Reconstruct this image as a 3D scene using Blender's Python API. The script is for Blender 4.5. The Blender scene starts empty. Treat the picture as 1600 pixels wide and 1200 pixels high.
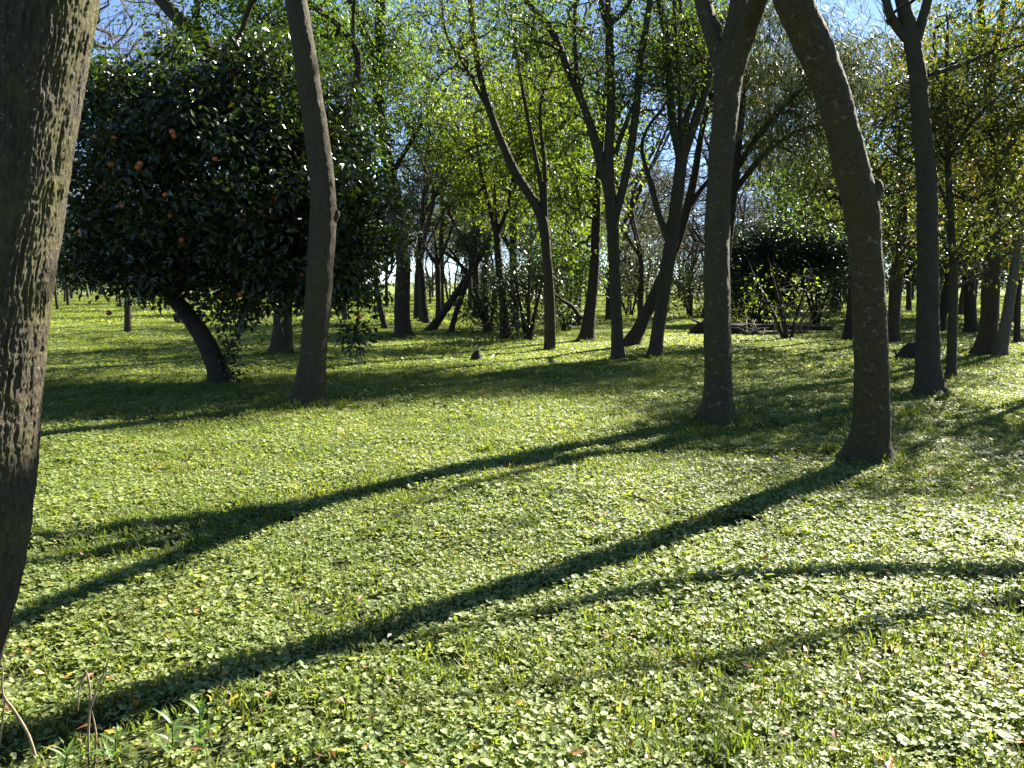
import bpy, math, random
import numpy as np
from mathutils import Vector

R = math.radians
rng = np.random.default_rng(11)
random.seed(11)
S = bpy.context.scene
COL = S.collection

# ------------------------------------------------------------------ camera, sky, sun, exposure
CAM_H, PITCH, FPX = 1.6, R(6.8), 1340.0          # eye height, downward tilt, focal length in pixels of a 1600 wide picture
cam_data = bpy.data.cameras.new('camera')
cam = bpy.data.objects.new('camera', cam_data)
COL.objects.link(cam)
cam.location = (0, 0, CAM_H)
cam.rotation_euler = (R(90) - PITCH, 0, 0)
cam_data.sensor_width = 36.0
cam_data.lens = 36.0 * FPX / 1600.0
cam_data.clip_end = 6000
S.camera = cam

SUN_AZ, SUN_EL = R(44.0), R(34.5)                 # azimuth to the right of the view direction (+Y)
world = bpy.data.worlds.new('World')
S.world = world
world.use_nodes = True
wn = world.node_tree.nodes
wl = world.node_tree.links
sky = wn.new('ShaderNodeTexSky')
sky.sky_type = 'NISHITA'
sky.sun_disc = False
sky.sun_elevation = SUN_EL
sky.sun_rotation = SUN_AZ
sky.altitude = 2500
sky.air_density = 0.7
sky.dust_density = 0.3
sky.ozone_density = 2.0
wl.new(sky.outputs[0], wn['Background'].inputs[0])
wn['Background'].inputs[1].default_value = 0.05

sun_data = bpy.data.lights.new('sun', 'SUN')
sun_data.energy = 5.0
sun_data.angle = R(0.55)
sun_data.color = (1.0, 0.93, 0.80)
sun = bpy.data.objects.new('sun', sun_data)
COL.objects.link(sun)
SDIR = Vector((math.sin(SUN_AZ) * math.cos(SUN_EL), math.cos(SUN_AZ) * math.cos(SUN_EL), math.sin(SUN_EL)))
sun.rotation_euler = SDIR.to_track_quat('Z', 'Y').to_euler()

S.view_settings.view_transform = 'Standard'
S.view_settings.look = 'None'
S.view_settings.gamma = 1.0
S.view_settings.exposure = 2.55
S.render.engine = 'CYCLES'
cy = S.cycles
cy.max_bounces = 6
cy.diffuse_bounces = 3
cy.glossy_bounces = 2
cy.transmission_bounces = 4
cy.transparent_max_bounces = 4
cy.caustics_reflective = False
cy.caustics_refractive = False
cy.use_denoising = True
cy.sample_clamp_indirect = 6.0

# ------------------------------------------------------------------ geometry helpers
def at(px, py, Y):
    """A point of the place at distance Y in front of the viewer that is seen towards (px, py) of the 1600 x 1200 photograph."""
    u, v = (px - 800) / FPX, (py - 600) / FPX
    y = math.cos(PITCH) - v * math.sin(PITCH)
    z = -(math.sin(PITCH) + v * math.cos(PITCH))
    s = Y / y
    return np.array([u * s, Y, CAM_H + z * s])


def ground_at(px, py):
    u, v = (px - 800) / FPX, (py - 600) / FPX
    y = math.cos(PITCH) - v * math.sin(PITCH)
    z = -(math.sin(PITCH) + v * math.cos(PITCH))
    s = CAM_H / -z
    return np.array([u * s, y * s, 0.0])


def vnoise(p, seed=0):
    p = np.asarray(p, float)
    i = np.floor(p).astype(np.int64)
    f = p - i
    f = f * f * (3 - 2 * f)
    out = np.zeros(len(p))
    for dx in (0, 1):
        for dy in (0, 1):
            for dz in (0, 1):
                h = (i[:, 0] + dx) * 374761393 + (i[:, 1] + dy) * 668265263 + (i[:, 2] + dz) * 2147483647 + seed * 974711
                h &= 0xFFFFFFFF
                h = ((h ^ (h >> 13)) * 1274126177) & 0xFFFFFFFF
                h = h ^ (h >> 16)
                w = (f[:, 0] if dx else 1 - f[:, 0]) * (f[:, 1] if dy else 1 - f[:, 1]) * (f[:, 2] if dz else 1 - f[:, 2])
                out += w * (h / 4294967295.0)
    return out


def fbm(p, seed=0, octs=3):
    o, a, t = 0, 1.0, 0
    for k in range(octs):
        o = o + a * vnoise(np.asarray(p) * (2 ** k), seed + k)
        t += a
        a *= .5
    return o / t


def ground_h(x, y):
    x, y = np.atleast_1d(x).astype(float), np.atleast_1d(y).astype(float)
    p = np.stack([x / 2.3, y / 2.3, np.zeros_like(x)], 1)
    return (fbm(p, 5, 2) - .5) * .10


class MB:
    """Collects vertices and faces and links them as one mesh object."""
    def __init__(self):
        self.V, self.F, self.n = [], [], 0

    def add(self, V, F):
        V = np.asarray(V, float).reshape(-1, 3)
        if len(V) == 0:
            return
        self.V.append(V)
        self.F.append(np.asarray(F, np.int64) + self.n)
        self.n += len(V)

    def mesh(self, name, mat, smooth=False, origin=(0, 0, 0)):
        me = bpy.data.meshes.new(name)
        V = np.concatenate(self.V) - np.asarray(origin, float)
        me.vertices.add(len(V))
        me.vertices.foreach_set('co', V.astype(np.float32).ravel())
        loops = np.concatenate([f.ravel() for f in self.F])
        tot = np.concatenate([np.full(len(f), f.shape[1]) for f in self.F])
        start = np.concatenate([[0], np.cumsum(tot)[:-1]])
        me.loops.add(len(loops))
        me.loops.foreach_set('vertex_index', loops.astype(np.int32))
        me.polygons.add(len(tot))
        me.polygons.foreach_set('loop_start', start.astype(np.int32))
        me.polygons.foreach_set('loop_total', tot.astype(np.int32))
        me.polygons.foreach_set('use_smooth', np.full(len(tot), smooth))
        me.update()
        me.validate()
        me.materials.append(mat)
        return me

    def build(self, name, mat, parent=None, smooth=False, origin=(0, 0, 0), kind=None):
        if not self.V:
            return None
        o = bpy.data.objects.new(name, self.mesh(name, mat, smooth, origin))
        COL.objects.link(o)
        if parent is not None:
            o.parent = parent
        if kind:
            o['kind'] = kind
        return o


def norm(v):
    return v / np.maximum(np.linalg.norm(v, axis=-1, keepdims=True), 1e-9)


def tubes(mb, P, rad, sides):
    """P (N, K, 3) centre lines, rad (N, K): N tubes at once, closed to a point-like end by their radius."""
    P, rad = np.asarray(P, float), np.asarray(rad, float)
    if P.ndim == 2:
        P, rad = P[None], rad[None]
    N, K, _ = P.shape
    if N == 0:
        return
    T = norm(np.gradient(P, axis=1))
    ref = np.where(np.abs(T[:, :, 2:3].mean(axis=1, keepdims=True)) > .75, np.array([1., 0, 0]), np.array([0, 0, 1.]))
    A = norm(np.cross(T, np.broadcast_to(ref, T.shape)))
    B = np.cross(T, A)
    a = np.arange(sides) / sides * 2 * math.pi
    ring = A[:, :, None] * np.cos(a)[:, None] + B[:, :, None] * np.sin(a)[:, None]
    V = P[:, :, None] + ring * rad[:, :, None, None]
    k, s = np.meshgrid(np.arange(K - 1), np.arange(sides), indexing='ij')
    s2 = (s + 1) % sides
    q = np.stack([k * sides + s, k * sides + s2, (k + 1) * sides + s2, (k + 1) * sides + s], -1).reshape(-1, 4)
    F = (q[None] + (np.arange(N) * K * sides)[:, None, None]).reshape(-1, 4)
    mb.add(V.reshape(-1, 3), F)


def spline(pts, rad, step):
    """Catmull-Rom through pts, resampled about every step metres."""
    pts, rad = np.asarray(pts, float), np.asarray(rad, float)
    P = np.vstack([2 * pts[0] - pts[1], pts, 2 * pts[-1] - pts[-2]])
    out, ro = [], []
    for i in range(len(pts) - 1):
        n = max(2, int(np.linalg.norm(pts[i + 1] - pts[i]) / step))
        t = (np.arange(n) / n)[:, None]
        p0, p1, p2, p3 = P[i:i + 4]
        out.append(.5 * (2 * p1 + (p2 - p0) * t + (2 * p0 - 5 * p1 + 4 * p2 - p3) * t ** 2 + (3 * p1 - p0 - 3 * p2 + p3) * t ** 3))
        ro.append(rad[i] + (rad[i + 1] - rad[i]) * t[:, 0])
    return np.vstack(out + [pts[-1:]]), np.concatenate(ro + [rad[-1:]])


def woody(mb, C, r, sides, seed, amp=.05, lump=.25, flare=0.0, fine=None):
    """A trunk or limb: a swept tube whose surface is knobbly, with a root flare near its foot."""
    K = len(C)
    T = norm(np.gradient(C, axis=0))
    ref = np.array([0, 1., 0]) if abs(T[:, 2].mean()) > .6 else np.array([0, 0, 1.])
    A = norm(np.cross(T, np.broadcast_to(ref, T.shape)))
    B = np.cross(T, A)
    a = np.arange(sides) / sides * 2 * math.pi
    ring = A[:, None] * np.cos(a)[:, None] + B[:, None] * np.sin(a)[:, None]
    rr = np.repeat(r[:, None], sides, 1)
    base = (C[:, None] + ring * rr[..., None]).reshape(-1, 3)
    n1 = fbm(base / lump, seed, 3).reshape(K, sides) - .5
    n2 = fbm(base * np.array([1, 1, .45]) / (lump * .22), seed + 9, 2).reshape(K, sides) - .5
    rr = rr * (1 + n1 * amp * 3.4 + n2 * amp * 1.6)
    if fine is not None:
        n3 = 1 - np.abs(2 * fbm(base * fine, seed + 21, 2) - 1)
        n4 = fbm(base / .013, seed + 31, 2)
        rs = np.random.default_rng(seed)
        for q in rs.integers(int(.05 * len(base)), int(.8 * len(base)), 16):          # knots and healed branch scars
            dd = np.linalg.norm((base - base[q]) * np.array([1, 1, .75]), axis=1)
            w_ = rs.uniform(.022, .05)
            n4 = n4 + rs.uniform(1.2, 3.2) * (np.exp(-(dd / w_) ** 2) - .9 * np.exp(-(dd / (w_ * .38)) ** 2))
        rr = rr + (-.007 * (1 - n3 ** .6) + .006 * (n4 - .5)).reshape(K, sides)
    if flare:
        h = np.maximum(C[:, 2:3], 0)
        lob = .55 + .45 * np.sin(a * 5 + seed)[None] * np.sin(a * 2 + seed * 1.7)[None]
        rr = rr * (1 + flare * np.exp(-h / .09) * (.35 + 1.2 * np.maximum(lob, 0)) + .35 * flare * np.exp(-h / .38) * (.6 + .6 * lob))
    V = C[:, None] + ring * rr[..., None]
    k, s = np.meshgrid(np.arange(K - 1), np.arange(sides), indexing='ij')
    s2 = (s + 1) % sides
    q = np.stack([k * sides + s, k * sides + s2, (k + 1) * sides + s2, (k + 1) * sides + s], -1).reshape(-1, 4)
    mb.add(V.reshape(-1, 3), q)
    n0 = (K - 1) * sides
    mb.add(np.vstack([V[-1], C[-1:] + T[-1:] * r[-1] * .3]), np.array([[i, (i + 1) % sides, sides] for i in range(sides)]))


# leaf outlines: long axis +x, unit length
LEAF5 = (np.array([[0, 0, 0], [.5, 0, -.03], [1, 0, -.10], [.42, .25, .06], [.42, -.25, .06]]),
         np.array([[0, 4, 1], [4, 2, 1], [1, 2, 3], [0, 1, 3]]))
LEAF4 = (np.array([[0, 0, 0], [.45, -.24, .03], [1, 0, -.08], [.45, .24, .03]]), np.array([[0, 1, 2], [0, 2, 3]]))
NEEDLE = (np.array([[0, -.5, 0], [.55, -.5, -.05], [1, 0, -.25], [.55, .5, -.05], [0, .5, 0]]) * np.array([1, .05, 1]),
          np.array([[0, 1, 4], [1, 3, 4], [1, 2, 3]]))


def leaves(mb, C, D, Nn, size, tpl):
    """Leaves at C pointing along D with face normals near Nn."""
    X = norm(D)
    Z = norm(Nn - (Nn * X).sum(-1, keepdims=True) * X)
    Y = np.cross(Z, X)
    T, F = tpl
    V = C[:, None] + size[:, None, None] * (T[None, :, 0:1] * X[:, None] + T[None, :, 1:2] * Y[:, None] + T[None, :, 2:3] * Z[:, None])
    f = (F[None] + (np.arange(len(C)) * len(T))[:, None, None]).reshape(-1, 3)
    mb.add(V.reshape(-1, 3), f)


def rand_dirs(n):
    return norm(rng.normal(size=(n, 3)))


# ------------------------------------------------------------------ materials
def new_mat(name):
    m = bpy.data.materials.new(name)
    m.use_nodes = True
    nt = m.node_tree
    return m, nt.nodes, nt.links, nt.nodes['Principled BSDF'], nt.nodes['Material Output']


def ramp(nodes, stops):
    r = nodes.new('ShaderNodeValToRGB')
    e = r.color_ramp.elements
    while len(e) < len(stops):
        e.new(.5)
    for el, (p, c) in zip(e, stops):
        el.position = p
        el.color = (*c, 1) if len(c) == 3 else c
    return r


def bark_mat(name, dark, light, lichen, lichen_at=.62, grain=(38, 38, 9), bump=.5, moss=None, fleck=11):
    m, N, L, p, out = new_mat(name)
    tc = N.new('ShaderNodeTexCoord')
    mp = N.new('ShaderNodeMapping')
    mp.inputs['Scale'].default_value = grain
    L.new(tc.outputs['Object'], mp.inputs['Vector'])
    n1 = N.new('ShaderNodeTexNoise')
    n1.inputs['Scale'].default_value = 1.0
    n1.inputs['Detail'].default_value = 7
    n1.inputs['Roughness'].default_value = .65
    L.new(mp.outputs[0], n1.inputs['Vector'])
    r1 = ramp(N, [(.32, dark), (.68, light)])
    L.new(n1.outputs['Fac'], r1.inputs[0])
    n2 = N.new('ShaderNodeTexNoise')
    n2.inputs['Scale'].default_value = fleck
    n2.inputs['Detail'].default_value = 8
    n2.inputs['Roughness'].default_value = .7
    L.new(tc.outputs['Object'], n2.inputs['Vector'])
    r2 = ramp(N, [(lichen_at, (0, 0, 0)), (lichen_at + .07, (1, 1, 1))])
    L.new(n2.outputs['Fac'], r2.inputs[0])
    mx = N.new('ShaderNodeMix')
    mx.data_type = 'RGBA'
    mx.inputs['B'].default_value = (*lichen, 1)
    L.new(r2.outputs[0], mx.inputs['Factor'])
    L.new(r1.outputs[0], mx.inputs['A'])
    last = mx.outputs['Result']
    if moss:
        n3 = N.new('ShaderNodeTexNoise')
        n3.inputs['Scale'].default_value = 3.5
        n3.inputs['Detail'].default_value = 9
        n3.inputs['Roughness'].default_value = .75
        L.new(tc.outputs['Object'], n3.inputs['Vector'])
        r3 = ramp(N, [(.46, (0, 0, 0)), (.6, (.85, .85, .85))])
        L.new(n3.outputs['Fac'], r3.inputs[0])
        m3 = N.new('ShaderNodeMix')
        m3.data_type = 'RGBA'
        m3.inputs['B'].default_value = (*moss, 1)
        L.new(r3.outputs[0], m3.inputs['Factor'])
        L.new(last, m3.inputs['A'])
        last = m3.outputs['Result']
    L.new(last, p.inputs['Base Color'])
    p.inputs['Roughness'].default_value = .85
    p.inputs['Specular IOR Level'].default_value = .25
    b = N.new('ShaderNodeBump')
    b.inputs['Strength'].default_value = bump
    b.inputs['Distance'].default_value = .03
    ad = N.new('ShaderNodeMath')
    ad.operation = 'MULTIPLY_ADD'
    ad.inputs[1].default_value = .35
    L.new(n2.outputs['Fac'], ad.inputs[0])
    L.new(n1.outputs['Fac'], ad.inputs[2])
    L.new(ad.outputs[0], b.inputs['Height'])
    L.new(b.outputs[0], p.inputs['Normal'])
    return m


def leaf_mat(name, stops, trans=.45, trans_col=None, rough=.42, spec=.5, drift=0.0):
    """stops: colour ramp over leaf-by-leaf chance; light passes through the blade as trans_col."""
    m, N, L, p, out = new_mat(name)
    g = N.new('ShaderNodeNewGeometry')
    oi = N.new('ShaderNodeObjectInfo')
    ad = N.new('ShaderNodeMath')
    ad.operation = 'MULTIPLY_ADD'
    ad.inputs[1].default_value = .25
    sb = N.new('ShaderNodeMath')
    sb.operation = 'MULTIPLY'
    sb.inputs[1].default_value = .78
    L.new(g.outputs['Random Per Island'], sb.inputs[0])
    L.new(oi.outputs['Random'], ad.inputs[0])
    L.new(sb.outputs[0], ad.inputs[2])
    src = ad.outputs[0]
    if drift:                                  # patches of the turf that are yellower or greener
        nz = N.new('ShaderNodeTexNoise')
        nz.inputs['Scale'].default_value = .9
        nz.inputs['Detail'].default_value = 4
        L.new(g.outputs['Position'], nz.inputs['Vector'])
        m1 = N.new('ShaderNodeMath')
        m1.operation = 'MULTIPLY_ADD'
        m1.inputs[1].default_value = drift
        m1.inputs[2].default_value = -.5 * drift
        L.new(nz.outputs['Fac'], m1.inputs[0])
        m2 = N.new('ShaderNodeMath')
        L.new(m1.outputs[0], m2.inputs[0])
        L.new(src, m2.inputs[1])
        src = m2.outputs[0]
    r = ramp(N, stops)
    L.new(src, r.inputs[0])
    L.new(r.outputs[0], p.inputs['Base Color'])
    p.inputs['Roughness'].default_value = rough
    p.inputs['Specular IOR Level'].default_value = spec
    tr = N.new('ShaderNodeBsdfTranslucent')
    hs = N.new('ShaderNodeMix')
    hs.data_type = 'RGBA'
    hs.blend_type = 'MULTIPLY'
    hs.inputs['Factor'].default_value = 1
    hs.inputs['B'].default_value = (*(trans_col or (1.6, 1.7, .7)), 1)
    L.new(r.outputs[0], hs.inputs['A'])
    L.new(hs.outputs['Result'], tr.inputs['Color'])
    mx = N.new('ShaderNodeMixShader')
    mx.inputs[0].default_value = trans
    L.new(p.outputs[0], mx.inputs[1])
    L.new(tr.outputs[0], mx.inputs[2])
    L.new(mx.outputs[0], out.inputs['Surface'])
    return m


BARK_DEEP = bark_mat('furrowed_mossy_bark', (.026, .020, .013), (.092, .076, .050), (.30, .28, .21), .62, (90, 90, 26), .9, (.085, .082, .024), 46)
BARK_SPOT = bark_mat('lichen_spotted_bark', (.026, .019, .009), (.078, .060, .030), (.16, .148, .09), .58, (34, 34, 46), .9, (.05, .044, .012), 16)
BARK_GREY = bark_mat('grey_brown_bark', (.022, .016, .009), (.068, .052, .029), (.13, .118, .08), .62, (42, 42, 18), .9, (.05, .046, .014), 16)
BARK_DARK = bark_mat('dark_bark', (.015, .011, .007), (.048, .037, .021), (.085, .076, .05), .66, (36, 36, 12), .8)
BARK_PALE = bark_mat('pale_bark', (.045, .038, .026), (.12, .10, .07), (.16, .15, .11), .62, (30, 30, 11), .7)
TWIG = bark_mat('bare_twig_bark', (.045, .038, .03), (.11, .095, .075), (.15, .14, .115), .64, (20, 20, 8), .2)
DEADWOOD = bark_mat('weathered_dead_wood', (.05, .04, .03), (.15, .125, .095), (.22, .2, .16), .62, (40, 40, 40), .6)

LEAF_CITRUS = leaf_mat('orange_tree_leaf', [(0, (.010, .016, .004)), (.6, (.018, .028, .006)), (1, (.04, .058, .010))], .3, (2.4, 2.8, .8), .30, .55)
LEAF_GREEN = leaf_mat('mid_green_leaf', [(0, (.03, .055, .014)), (.6, (.05, .09, .02)), (1, (.09, .135, .03))], .5, (2.2, 2.15, .6))
LEAF_LIME = leaf_mat('backlit_lime_leaf', [(0, (.045, .075, .012)), (.6, (.08, .125, .02)), (1, (.13, .165, .03))], .55, (2.1, 2.0, .5))
LEAF_DARK = leaf_mat('dark_evergreen_leaf', [(0, (.014, .026, .009)), (.6, (.024, .042, .013)), (1, (.05, .075, .02))], .25, (1.7, 1.8, .6), .34)
LEAF_GREY = leaf_mat('grey_green_leaf', [(0, (.045, .06, .03)), (.6, (.075, .095, .045)), (1, (.12, .13, .06))], .42, (1.4, 1.4, .8))
LEAF_GOLD = leaf_mat('yellowing_leaf', [(0, (.03, .05, .012)), (.6, (.052, .075, .018)), (.85, (.09, .098, .02)), (.96, (.13, .105, .018)), (1, (.16, .08, .015))], .5, (2.0, 1.8, .55))
LEAF_FEATHER = leaf_mat('feathery_needle', [(0, (.04, .055, .02)), (1, (.085, .10, .04))], .35, (1.4, 1.4, .7), .5)


# ------------------------------------------------------------------ trees
def tag(o, label, cat, group=None, kind=None):
    o['label'] = label
    o['category'] = cat
    if group:
        o['group'] = group
    if kind:
        o['kind'] = kind
    return o


def empty(name, loc):
    e = bpy.data.objects.new(name, None)
    e.empty_display_size = .3
    e.location = tuple(float(c) for c in loc)
    COL.objects.link(e)
    return e


def in_ellipsoids(ells, n, shell=.0):
    """n points spread through ellipsoids (centre, radii, weight); shell 0..1 pushes them outwards."""
    w = np.array([e[2] * np.prod(e[1]) ** (2 / 3) for e in ells], float)
    k = rng.choice(len(ells), n, p=w / w.sum())
    d = rand_dirs(n)
    r = rng.random(n) ** (1 / 3)
    r = r * (1 - shell) + shell * (.82 + .22 * rng.random(n))
    c = np.array([e[0] for e in ells])[k]
    q = np.array([e[1] for e in ells])[k]
    return c + d * r[:, None] * q


def ramify(nodes, ndir, nrad, attractors, tip_r, expo=.47):
    """Branches that start on the skeleton (nodes) or on an earlier branch and end at each attractor. Returns centre lines and radii."""
    base = len(nodes)
    pos, dr = list(nodes), list(ndir)
    par = [-1] * base
    d0 = np.min(np.linalg.norm(attractors[:, None] - np.asarray(nodes)[None], axis=2), axis=1)
    chains = []
    buf = np.zeros((base + len(attractors) * 5, 3))
    buf[:base] = nodes
    cnt = base
    K = 6
    for a in attractors[np.argsort(d0)]:
        dv = a - buf[:cnt]
        d = np.linalg.norm(dv, axis=1) + np.maximum(0, -dv[:, 2]) * .9
        j = int(np.argmin(d))
        p0 = buf[j]
        Ln = np.linalg.norm(a - p0)
        t0 = norm(np.asarray(dr[j]) + norm((a - p0)[None])[0] * .9 + rng.normal(size=3) * .2)
        p1 = p0 + t0 * Ln * .4
        p2 = a - (norm((a - p0)[None])[0] * .6 + np.array([0, 0, .35])) * Ln * .3
        t = np.linspace(0, 1, K)[:, None]
        pts = (1 - t) ** 3 * p0 + 3 * (1 - t) ** 2 * t * p1 + 3 * (1 - t) * t ** 2 * p2 + t ** 3 * a
        pts[1:-1] += rng.normal(size=(K - 2, 3)) * Ln * .035
        idx = [j]
        for q in range(1, K):
            buf[cnt] = pts[q]
            par.append(idx[-1])
            dr.append(norm((pts[q] - pts[q - 1])[None])[0])
            idx.append(cnt)
            cnt += 1
        chains.append(idx)
    w = np.zeros(cnt)
    for ch in chains:
        w[ch[-1]] += 1
    for i in range(cnt - 1, base - 1, -1):
        if par[i] >= base:
            w[par[i]] += w[i]
    rad = tip_r * np.maximum(w, 1) ** expo
    P = np.array([buf[c] for c in chains])
    Rr = np.array([rad[c] for c in chains])
    for k, c in enumerate(chains):
        lim = nrad[c[0]] * .62 if c[0] < base else rad[c[0]]
        Rr[k, 0] = min(Rr[k, 1] * 1.15, lim)
        Rr[k] = np.minimum(Rr[k], max(lim, tip_r))
    return P, Rr


LEAF_MORE = 1.05


def tree(name, label, foot, stems, crown=None, n=60, shell=.1, leaf=None, leaf_n=40, leaf_size=.08, spread=.3, tpl=LEAF4,
         bark=None, twig=None, tip=.009, twigs=5, twig_len=.5, twig_r=.004, twig_droop=.0, cat='tree', group=None, sides=18, step=.07, flare=.45, amp=.05,
         mesh_only=False, branch_sides=6, leaf_up=.6, fine=None):
    """A tree standing at foot. stems: [(points, radii)], the first one the trunk, in world coordinates; crown: ellipsoids [(centre, radii, weight)]."""
    seed = int(abs(foot[0] * 37 + foot[1] * 101)) % 9973
    bark = bark or BARK_GREY
    twig = twig or bark
    root = empty(name, foot)
    tag(root, label, cat, group)
    nodes, nd, nr = [], [], []
    for i, (pts, rad) in enumerate(stems):
        pts, rad = np.asarray(pts, float), np.asarray(rad, float)
        e = pts[-1] - pts[-2]
        e = e / np.linalg.norm(e)
        g = rad[-1] * 9 + .25 if np.linalg.norm(pts[-1] - pts[0]) > .6 else .02
        pts = np.vstack([pts, pts[-1] + e * g * .5 + [0, 0, .04], pts[-1] + e * g + rng.normal(size=3) * .12 * g + [0, 0, .12 * g]])
        rad = np.concatenate([rad, [rad[-1] * .62, rad[-1] * .22]])
        C, r = spline(pts, rad, step if i == 0 else step * 1.3)
        mb = MB()
        s_ = sides if i == 0 else max(8, int(sides * .6))
        woody(mb, C, r, s_, seed + i * 7, amp=amp, lump=max(.12, float(r.mean()) * 1.6), flare=flare if i == 0 else 0, fine=fine)
        mb.build('trunk' if i == 0 else 'limb', bark, root, True, foot)
        T = norm(np.gradient(C, axis=0))
        st = max(1, int(.25 / step))
        lo = 0
        if i == 0:
            lo = int(len(C) * .45)
        nodes.append(C[lo::st]); nd.append(T[lo::st]); nr.append(r[lo::st])
        nodes.append(C[-1:]); nd.append(T[-1:]); nr.append(r[-1:])
    if crown:
        nodes, nd, nr = np.vstack(nodes), np.vstack(nd), np.concatenate(nr)
        A = in_ellipsoids(crown, n, shell) + rng.normal(size=(n, 3)) * .12
        A[:, 2] = np.maximum(A[:, 2], .25)
        P, Rr = ramify(nodes, nd, nr, A, tip)
        mb = MB()
        tubes(mb, P, Rr, branch_sides)
        # twiglets along the outer half of every branch
        if twigs:
            k = np.repeat(np.arange(len(P)), twigs)
            q = rng.integers(2, 6, len(k))
            p0 = P[k, q]
            d0 = norm(P[k, q] - P[k, q - 1])
            d = norm(d0 + rand_dirs(len(k)) * .75 + np.array([0, 0, .25 - twig_droop]))
            Ln = twig_len * (.5 + rng.random(len(k)))[:, None]
            d2 = norm(d + rand_dirs(len(k)) * .35 + np.array([0, 0, .12 - twig_droop * 1.5]))
            m1 = p0 + d * Ln * .4
            m2 = m1 + norm(d + d2) * Ln * .3
            m3 = m2 + d2 * Ln * .35
            tubes(mb, np.stack([p0, m1, m2, m3], 1), np.array([1, .8, .6, .3])[None] * np.full((len(k), 1), twig_r), 3)
            # second order
            k2 = rng.integers(0, len(k), len(k))
            e0 = m1[k2] + (m2 - m1)[k2] * rng.random((len(k), 1))
            e = norm(d2[k2] + rand_dirs(len(k)) * .8)
            Le = Ln * .5
            tubes(mb, np.stack([e0, e0 + e * Le * .5, e0 + e * Le + np.array([0, 0, .04 - twig_droop * .1])], 1), np.array([.75, .6, .3])[None] * np.full((len(k), 1), twig_r), 3)
            tips = np.vstack([m1, m2, m3])
        else:
            tips = P[:, 3:].reshape(-1, 3)
        mb.build('branches', twig, root, True, foot, 'stuff')
        if leaf is not None:
            nl = int(leaf_n * n * LEAF_MORE)
            pick = rng.integers(0, len(tips), nl)
            off = rng.normal(size=(nl, 3)) * spread * np.array([1, 1, .75])
            Cn = tips[pick] + off
            Cn[:, 2] = np.maximum(Cn[:, 2], .06)
            D = norm(norm(off) + rand_dirs(nl) * .7 + np.array([0, 0, -.35 - twig_droop]))
            Nn = norm(rand_dirs(nl) * (1 - leaf_up) + np.array([0, 0, leaf_up]))
            lm = MB()
            leaves(lm, Cn, D, Nn, leaf_size * (.6 + .7 * rng.random(nl)), tpl)
            lm.build('crown', leaf, root, False, foot, 'stuff')
    return root


def stem(pts, Y, lean=0.0):
    """[(px, py, width px[, metres nearer(-)/farther(+)])] seen at distance Y -> world centre line and radii. lean: metres in depth per metre of height."""
    C, r = [], []
    for p in pts:
        q = at(p[0], p[1], Y)
        dy = lean * max(0, q[2]) + (p[3] if len(p) > 3 else 0)
        q = at(p[0], p[1], Y + dy)
        dep = q[1] * math.cos(PITCH) + (CAM_H - q[2]) * math.sin(PITCH)
        C.append(q)
        r.append(p[2] * dep / FPX / 2)
    return np.array(C), np.array(r)


def foot_of(px, py):
    return ground_at(px, py)


def trunk_stem(pts, lean=0.0, sink=.15):
    f = ground_at(pts[0][0], pts[0][1])
    C, r = stem(pts, f[1], lean)
    C[0] = f
    C = np.vstack([C[0] + [0, 0, -sink], C])
    r = np.concatenate([[r[0]], r])
    return f, (C, r)


def blob(px, py, Y, rx, ry, rz, w=1.0):
    return (at(px, py, Y), np.array([rx, ry, rz], float), w)


def over(f, dx, dy, z, rx, ry, rz, w=1.0):
    return (np.array([f[0] + dx, f[1] + dy, z]), np.array([rx, ry, rz], float), w)


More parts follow.
